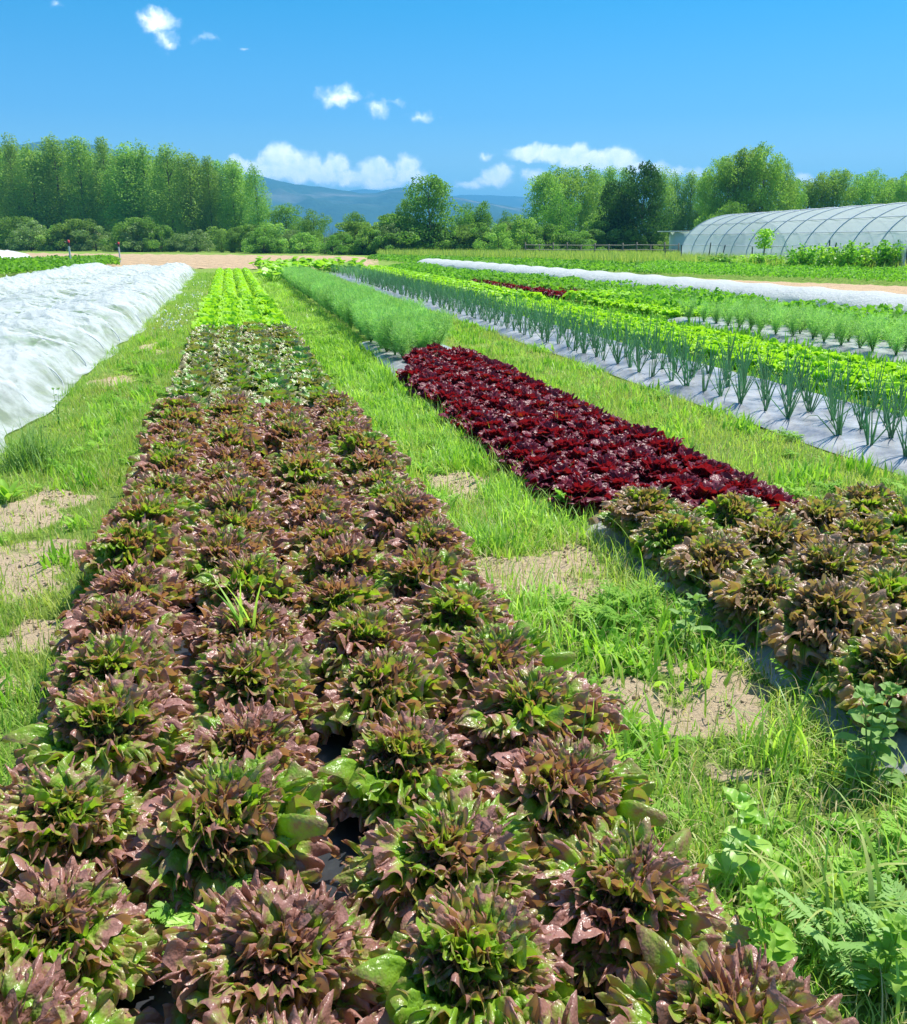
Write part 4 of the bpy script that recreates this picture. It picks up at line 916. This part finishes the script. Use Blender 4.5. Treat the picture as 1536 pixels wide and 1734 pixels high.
for i, (px, yt, d, pr, wf) in enumerate(rw):
    where = 'at the left end of the right wood' if px < 1000 else ('behind the dark round tree' if px < 1205 else ('in the tallest clump behind the greenhouse' if px < 1350 else 'in the row behind the greenhouse roof'))
    place_tree(pr[i % len(pr)], 'tree', px, d, yt, f'leafy green tree {where}, reaching the skyline', 'tree', f'trees {where}', wf)
place_tree(DRK[0], 'dark_tree', 1092, 100, 284, 'very dark round tree left of the greenhouse', 'tree', None, .82)
place_tree(DRK[1], 'dark_tree', 1045, 102, 312, 'dark rounded tree adjoining the very dark one on its left', 'tree', None, .62)
place_tree(TRE[1], 'tree', 1238, 88, 345, 'small bright tree peeking over the left end of the greenhouse', 'tree', None, .9)
place_tree(TRE[2], 'tree', 950, 103, 330, 'rounded pale tree in front of the right wood edge', 'tree', None, .75)
# bare grey bushes
ba = Acc(); rg = np.random.default_rng(66)
n = 90; P = np.stack([rg.normal(0, .9, n), rg.normal(0, .5, n), np.zeros(n)], 1); blades(ba, P, rg.uniform(3, 5.4, n), .05, rg, 5, .15)
m_tw = simple('twigs', (.30, .25, .22), .9, .1); bm = ba.mesh('bare_bush', m_tw)
for px, yt, s, lab in [(562, 0, .62, 'reddish bare twigs in the hedge left of middle'), (845, 0, .8, 'tall bare grey branches between middle trees')]:
    x, y, _ = far(px, 100); tag(put('bare_bush', bm, None, (x, y, 0), px, s), lab, 'bare bush')

# ------------------------------------------------------------------ greenhouse
GHL = np.array(far(1153, 71)[:2]); dirn = FW*(-1)*1.0 + RT*.09; dirn /= np.linalg.norm(dirn)      # from the far end toward the camera side
perp = np.array([-dirn[1], dirn[0]]);
if perp @ RT < 0: perp = -perp
HW, GH_H, GLEN = 4.3, 3.35, 46
gh = bpy.data.objects.new('greenhouse', None); COL.objects.link(gh); gh.location = (*(GHL + perp*HW), 0); gh.rotation_euler = (0, 0, math.atan2(dirn[1], dirn[0]))
tag(gh, 'long arched plastic film greenhouse with dark ribs at the right edge', 'greenhouse')
def arch(t, hw=HW, h=GH_H): return hw*np.cos(t)*(1), h*np.sin(t)**.82
side = -1 if (np.array([-dirn[1], dirn[0]]) @ RT) > 0 else 1        # local y sign of the camera side
nL, nT = 185, 41; L_ = np.linspace(0, GLEN, nL); T_ = np.linspace(0, np.pi, nT); LL, TT = np.meshgrid(L_, T_, indexing='ij')
yy, zz = arch(TT); sagf = 1 - .018*(1-np.abs(((LL/2.5) % 1)-.5)*2)**.8 ; yy = yy*sagf; zz = zz*sagf + .01*fbm(LL*1.5, TT*5, 5, 3)
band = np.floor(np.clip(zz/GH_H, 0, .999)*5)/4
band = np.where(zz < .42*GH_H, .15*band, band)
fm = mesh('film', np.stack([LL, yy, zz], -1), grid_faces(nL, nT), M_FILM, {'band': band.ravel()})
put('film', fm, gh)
M_RIB = simple('rib_steel', (.42, .50, .58), .5, .5)
ra = Acc(); t = np.linspace(0, np.pi, 33); yy, zz = arch(t); tube(ra, np.stack([0*t, yy*1.004, zz*1.004], 1), .034, 6); ribm = ra.mesh('rib', M_RIB)
for k in range(int(GLEN/2.5)+1): put('rib', ribm, gh, (k*2.5, 0, 0))
for hz in (.30, 1.15, 1.9, 2.6):
    tt = math.asin((hz/GH_H)**(1/.82)); a = Acc()
    for s in (1, -1): tube(a, [[0, s*HW*math.cos(tt)*.995, hz], [GLEN, s*HW*math.cos(tt)*.995, hz]], .022, 5)
    put('purlin', a.mesh('purlin', simple('purlin_steel', (.45, .50, .55), .5, .5)), gh)
ea = Acc(); t = np.linspace(0, np.pi, 25); yy, zz = arch(t, HW*.99, GH_H*.99)
Vv = np.concatenate([np.stack([0*t+.03, yy, zz], 1), np.stack([0*t+.03, yy, 0*t], 1)]); q = [[k, k+1, 26+k, 25+k] for k in range(24)]
ea.add(Vv, q, band=.6); put('end_wall', ea.mesh('end_wall', M_FILM), gh)
da = Acc(); box(da, (-.05, 0, 1.1), (.06, 1.8, 2.1)); put('door', da.mesh('door', simple('door_panel', (.55, .60, .63), .5, .4)), gh)
# crop inside
ac = Acc(); rg = np.random.default_rng(71); n = 3000; P = np.stack([rg.uniform(1, 45, n), np.round(rg.uniform(-3, 3, n)/1.2)*1.2 + rg.normal(0, .15, n), rg.uniform(.1, .6, n)], 1); facets(ac, P, .22, rg)
o = put('greenhouse_crop', ac.mesh('greenhouse_crop', M_CROP, False), None, gh.location, gh.rotation_euler[2]); tag(o, 'rows of green crop inside the greenhouse seen faintly through film', 'crop', kind='stuff')
# pale shed-like panel beyond the far end
x, y, Z = far(1172, 82, 393); sa = Acc(); box(sa, (0, 0, Z/2), (3.4, 2.2, Z)); shed = bpy.data.objects.new('shed', None); COL.objects.link(shed); shed.location = (x, y, 0); shed.rotation_euler = (0, 0, -PSI)
tag(shed, 'pale blue-grey flat-roofed shed behind the far end of the greenhouse', 'shed')
put('wall', sa.mesh('wall', simple('shed_panel', (.42, .55, .60), .6, .3, 0, 2, .1), False), shed)
sa = Acc(); box(sa, (-.5, -.1, Z+.05), (4.6, 2.6, .08)); put('roof', sa.mesh('roof', simple('shed_roof', (.65, .67, .68), .5, .4), False), shed)

# ------------------------------------------------------------------ fence, stakes, sapling, vine bushes, sprinklers
M_WOOD = simple('old_wood', (.20, .18, .15), .9, .1, 0, 6, .4, .4, .02)
fp = [gp(900, 432.5), gp(1000, 433.5), gp(1145, 435)]
fen = bpy.data.objects.new('fence', None); COL.objects.link(fen); fen.location = (*fp[0], 0); tag(fen, 'low grey wooden rail fence in the tall grass left of the greenhouse', 'fence')
fr = Acc(); pts = [np.array([*far(px, 84 - (px-880)*.02)[:2], 0]) for px in np.linspace(890, 1150, 12)]; base = np.array([*fp[0], 0.])
pm = Acc(); box(pm, (0, 0, .6), (.09, .09, 1.2)); pmm = pm.mesh('post', M_WOOD, False)
for p in pts: put('post', pmm, fen, tuple(p-base), 0, (1, 1, rng.uniform(.9, 1.15)))
for hz in (.65, 1.05):
    a = Acc(); tube(a, np.array(pts)-base + np.array([0, -.07, hz]) + np.random.default_rng(3).normal(0, .02, (12, 3)), .035, 5); put('rail', a.mesh('rail', simple('rail_wood', (.24, .23, .20), .8, .2)), fen)
stk = Acc(); tube(stk, [[0, 0, 0], [.02, 0, .7], [0, .01, 1.5]], .035, 6); stm = stk.mesh('stake', simple('stake', (.08, .09, .11), .8, .2))
for i, (px, py, h) in enumerate([(1126, 446, 1.0), (1153, 447, 1.2), (1199, 447, 1.35), (1221, 447, 1.2), (1273, 449, 1.1), (1302, 450, 1.3), (1336, 453, .9), (1360, 455, 1.1), (1403, 461, 1.5), (1409, 461, 1.4), (1533, 467, 1.5)]):
    x, y = gp(px, py); o = put('stake', stm, None, (x, y, 0), i, (1, 1, h/1.5)); o.rotation_euler = (rng.normal(0, .04), rng.normal(0, .08), i)
    tag(o, 'thin dark stake standing in the tall grass before the greenhouse' if i < 10 else 'thick dark stake in the vine bushes at the right photo edge', 'stake', 'stakes in front of the greenhouse')
x, y = gp(1291, 452); a = Acc(); rg = np.random.default_rng(81); n = 420; tz = rg.uniform(.5, 1, n); P = np.stack([rg.normal(0, .22, n)*(1.2-np.abs(tz-.72)), rg.normal(0, .22, n), tz*2.1], 1); facets(a, P, .17, rg)
sp_ = bpy.data.objects.new('sapling', None); COL.objects.link(sp_); sp_.location = (x, y, 0); tag(sp_, 'slim bright green sapling in front of the greenhouse', 'sapling')
b = Acc(); tube(b, [[0, 0, 0], [.03, 0, 1], [0, 0, 1.9]], [.04, .03, .012], 6); put('trunk', b.mesh('trunk', M_BARK), sp_); put('crown', a.mesh('crown', M_CROPL, False), sp_)
def vine(seed):
    rg = np.random.default_rng(seed); s = Acc(); l = Acc()
    for i in range(12):
        a_ = rg.uniform(0, 6.28); ln = rg.uniform(.0, .35); h = rg.uniform(.9, 1.5); t = np.linspace(0, 1, 5); b0 = rg.normal(0, .35, 2)
        pts = np.stack([b0[0]+h*np.sin(ln)*t*math.cos(a_), b0[1]+h*np.sin(ln)*t*math.sin(a_), h*t], 1); tube(s, pts, .012*(1.2-t), 4)
        m = 60; tt = rg.uniform(.25, 1, m); P = np.stack([np.interp(tt, t, pts[:, k]) for k in range(3)], 1) + rg.normal(0, .1, (m, 3)); facets(l, P, rg.uniform(.10, .19, m), rg, np.tile([0, -.3, .6], (m, 1)))
    return l.mesh('leaves', M_CROPL if seed % 2 else M_CROP, False), s.mesh('canes', M_BARK)
VN = [vine(900+k) for k in range(4)]
for i, px in enumerate([1215, 1250, 1285, 1318, 1345, 1372, 1398, 1418, 1440, 1462, 1484, 1508, 1532, 1556]):
    x, y = gp(px, 465 if px > 1400 else (461 if px > 1330 else 457)); e = bpy.data.objects.new('berry_bush', None); COL.objects.link(e); s = .55 if px < 1330 else (.8 if px < 1400 else 1.0)*rng.uniform(.9, 1.1)
    e.location = (x, y + rng.normal(0, .3), 0); e.scale = (1.1, 1.1, s); e.rotation_euler = (0, 0, i*1.7)
    tag(e, 'low weedy bush in front of the greenhouse wall' if px < 1330 else 'leafy green berry bush in the row before the greenhouse at right', 'bush', 'low weedy bushes before the greenhouse' if px < 1330 else 'berry bushes before the greenhouse')
    put('leaves', VN[i % 4][0], e); put('canes', VN[i % 4][1], e)
# tall meadow grass
a = Acc(); rg = np.random.default_rng(91); poly = [gp(640, 431.5), gp(1300, 437), gp(1600, 450), gp(1600, 472), gp(1250, 458), gp(900, 443), gp(640, 435)]; f = inpoly(poly); pp = np.array(poly)
P = scatter(rg, pp[:, 0].min(), pp[:, 0].max(), pp[:, 1].min(), pp[:, 1].max(), 36, lambda x, y: f(x, y)*inview(x, y, 30)); blades(a, P, rg.uniform(.3, .8, len(P)), .045, rg, 3, .3)
tag(put('meadow_grass', a.mesh('meadow_grass', M_GRASSY)), 'tall seeding meadow grass before the fence and greenhouse', 'grass', kind='stuff')
M_PIPE = simple('pipe_metal', (.55, .58, .60), .4, .5); M_REDP = simple('red_plastic', (.55, .03, .03), .4, .5); M_BLK = simple('black_plastic', (.03, .03, .03), .5, .5)
for px, py, yt, lab in [(121, 452, 409, 'grey irrigation standpipe with red tip, the nearer of two at left'), (204, 446, 412, 'thin irrigation standpipe with red tip, the farther of two at left')]:
    x, y = gp(px, py); zc = project(np.array(x), np.array(y), 0)[2]; h = (py-yt)/F*float(zc)*1.02
    e = bpy.data.objects.new('irrigation_standpipe', None); COL.objects.link(e); e.location = (x, y, 0); tag(e, lab, 'standpipe')
    b = Acc(); tube(b, [[0, 0, 0], [0, 0, h*.8]], .05, 8); put('pipe', b.mesh('pipe', M_PIPE), e)
    b = Acc(); tube(b, [[0, 0, h*.78], [0, 0, h*.9]], .075, 8); tube(b, [[0, 0, h*.84], [-.22, 0, h*.93]], .035, 6); put('valve', b.mesh('valve', M_BLK), e)
    b = Acc(); tube(b, [[0, 0, h*.88], [0, 0, h*.99], [0, 0, h]], [.07, .07, .01], 8); put('sprinkler_head', b.mesh('sprinkler_head', M_REDP), e)

# ------------------------------------------------------------------ mountains
def hillmat(name, c1, c2, rock):
    m, t = newmat(name); n = noise(t, .006, 6, rough=.65); n2 = noise(t, .0022, 4); rk = attr(t, 'rock').outputs['Fac']
    c = mixc(t, n.outputs[0], c1, c2); f = mth(t, 'MULTIPLY', rk, ramp(t, [(.5, (0, 0, 0)), (.66, (1, 1, 1))], n2.outputs[0]).outputs[0])
    c = mixc(t, f, c, rock); finish(t, c, .95, .05, bump=n.outputs[0], bstr=.6, bdist=40); return m
M_HILL = hillmat('forest_hill', (.02, .05, .015), (.05, .10, .028), (.34, .30, .26))
def hills(name, prof, d_, depth, label, seed, rough=1.0, nx=420, nd=60):
    xs_ = np.linspace(prof[0][0], prof[-1][0], nx); yt = np.interp(xs_, [p[0] for p in prof], [p[1] for p in prof])
    V_ = []; rk = []
    w_ = np.linspace(0, 1, nd)
    for px, y_ in zip(xs_, yt):
        d = np.interp(px, [p[0] for p in prof], [(p[2] if len(p) > 2 else d_) for p in prof]); x, y, Z = far(px, d, y_)
        x0, y0 = x, y; dirv = np.array([x, y])/np.hypot(x, y); n1 = fbm(np.array(px/45.), np.array(.5), seed, 4)
        for w in w_:
            if w < .75: s = w/.75; off = (s-1)*depth
            else: s = 1-(w-.75)/.25; off = (w-.75)/.25*depth*.6
            q = dirv*(np.hypot(x, y) + off)
            V_.append((q[0], q[1], s))
        rk.append(n1)
    V_ = np.array(V_).reshape(nx, nd, 3); s = V_[..., 2].copy(); Zt = np.array([far(px, np.interp(px, [p[0] for p in prof], [(p[2] if len(p) > 2 else d_) for p in prof]), y_)[2] for px, y_ in zip(xs_, yt)])[:, None]
    sx, sy = V_[..., 0], V_[..., 1]
    nz = fbm(sx/250, sy/250, seed, 5); rid = 1-np.abs(fbm(sx/400, sy/800, seed+9, 4))*2
    prf = s**.9 + .16*np.sin(s*np.pi)*rid*rough
    Z = Zt*(prf) + 40*nz*np.sin(s*np.pi)*rough + 5*fbm(sx/60, sy/60, seed+3, 3)*rough*sstep(0, .3, s)
    V_[..., 2] = Z - 3
    rock = sstep(.35, .55, s)*sstep(.95, .75, s)
    o = put(name, mesh(name, V_, grid_faces(nx, nd), M_HILL, {'rock': rock.ravel()})); tag(o, label, kind='structure'); return o
hills('hills', [(-300, 262, 2300), (-100, 250, 2300), (20, 243, 2300), (60, 238, 2300), (120, 237, 2300), (160, 243, 2350), (220, 256, 2500), (300, 268, 2700), (370, 288, 2900), (420, 294), (445, 298), (480, 306), (500, 311), (540, 313), (575, 320), (610, 325), (640, 324), (660, 319), (690, 317), (720, 324), (760, 331), (800, 335), (860, 347), (900, 356), (960, 372), (1100, 392)], 3300, 900, 'forested mountain ridge with pale cliffs behind the trees', 101)
hills('hills', [(500, 345), (560, 330), (590, 322), (615, 319), (650, 322), (700, 335), (740, 335), (780, 329), (830, 329), (880, 332), (950, 336), (1100, 345), (1600, 360)], 5400, 1200, 'farther pale blue ridge right of the main mountain', 111, .6, 200, 40)

# ------------------------------------------------------------------ haze
hm = bpy.data.materials.new('haze'); hm.use_nodes = True; t = hm.node_tree; t.nodes.clear()
pv = t.nodes.new('ShaderNodeVolumePrincipled'); pv.inputs['Color'].default_value = (.16, .58, 1, 1); pv.inputs['Density'].default_value = 3.2e-4; pv.inputs['Anisotropy'].default_value = .0
oo = t.nodes.new('ShaderNodeOutputMaterial'); t.links.new(pv.outputs[0], oo.inputs['Volume'])
ha = Acc(); box(ha, (600, 2700, 141), (13000, 8600, 290)); hz_ = put('haze', ha.mesh('haze', hm, False)); tag(hz_, kind='stuff')
print('objects', len(bpy.data.objects))
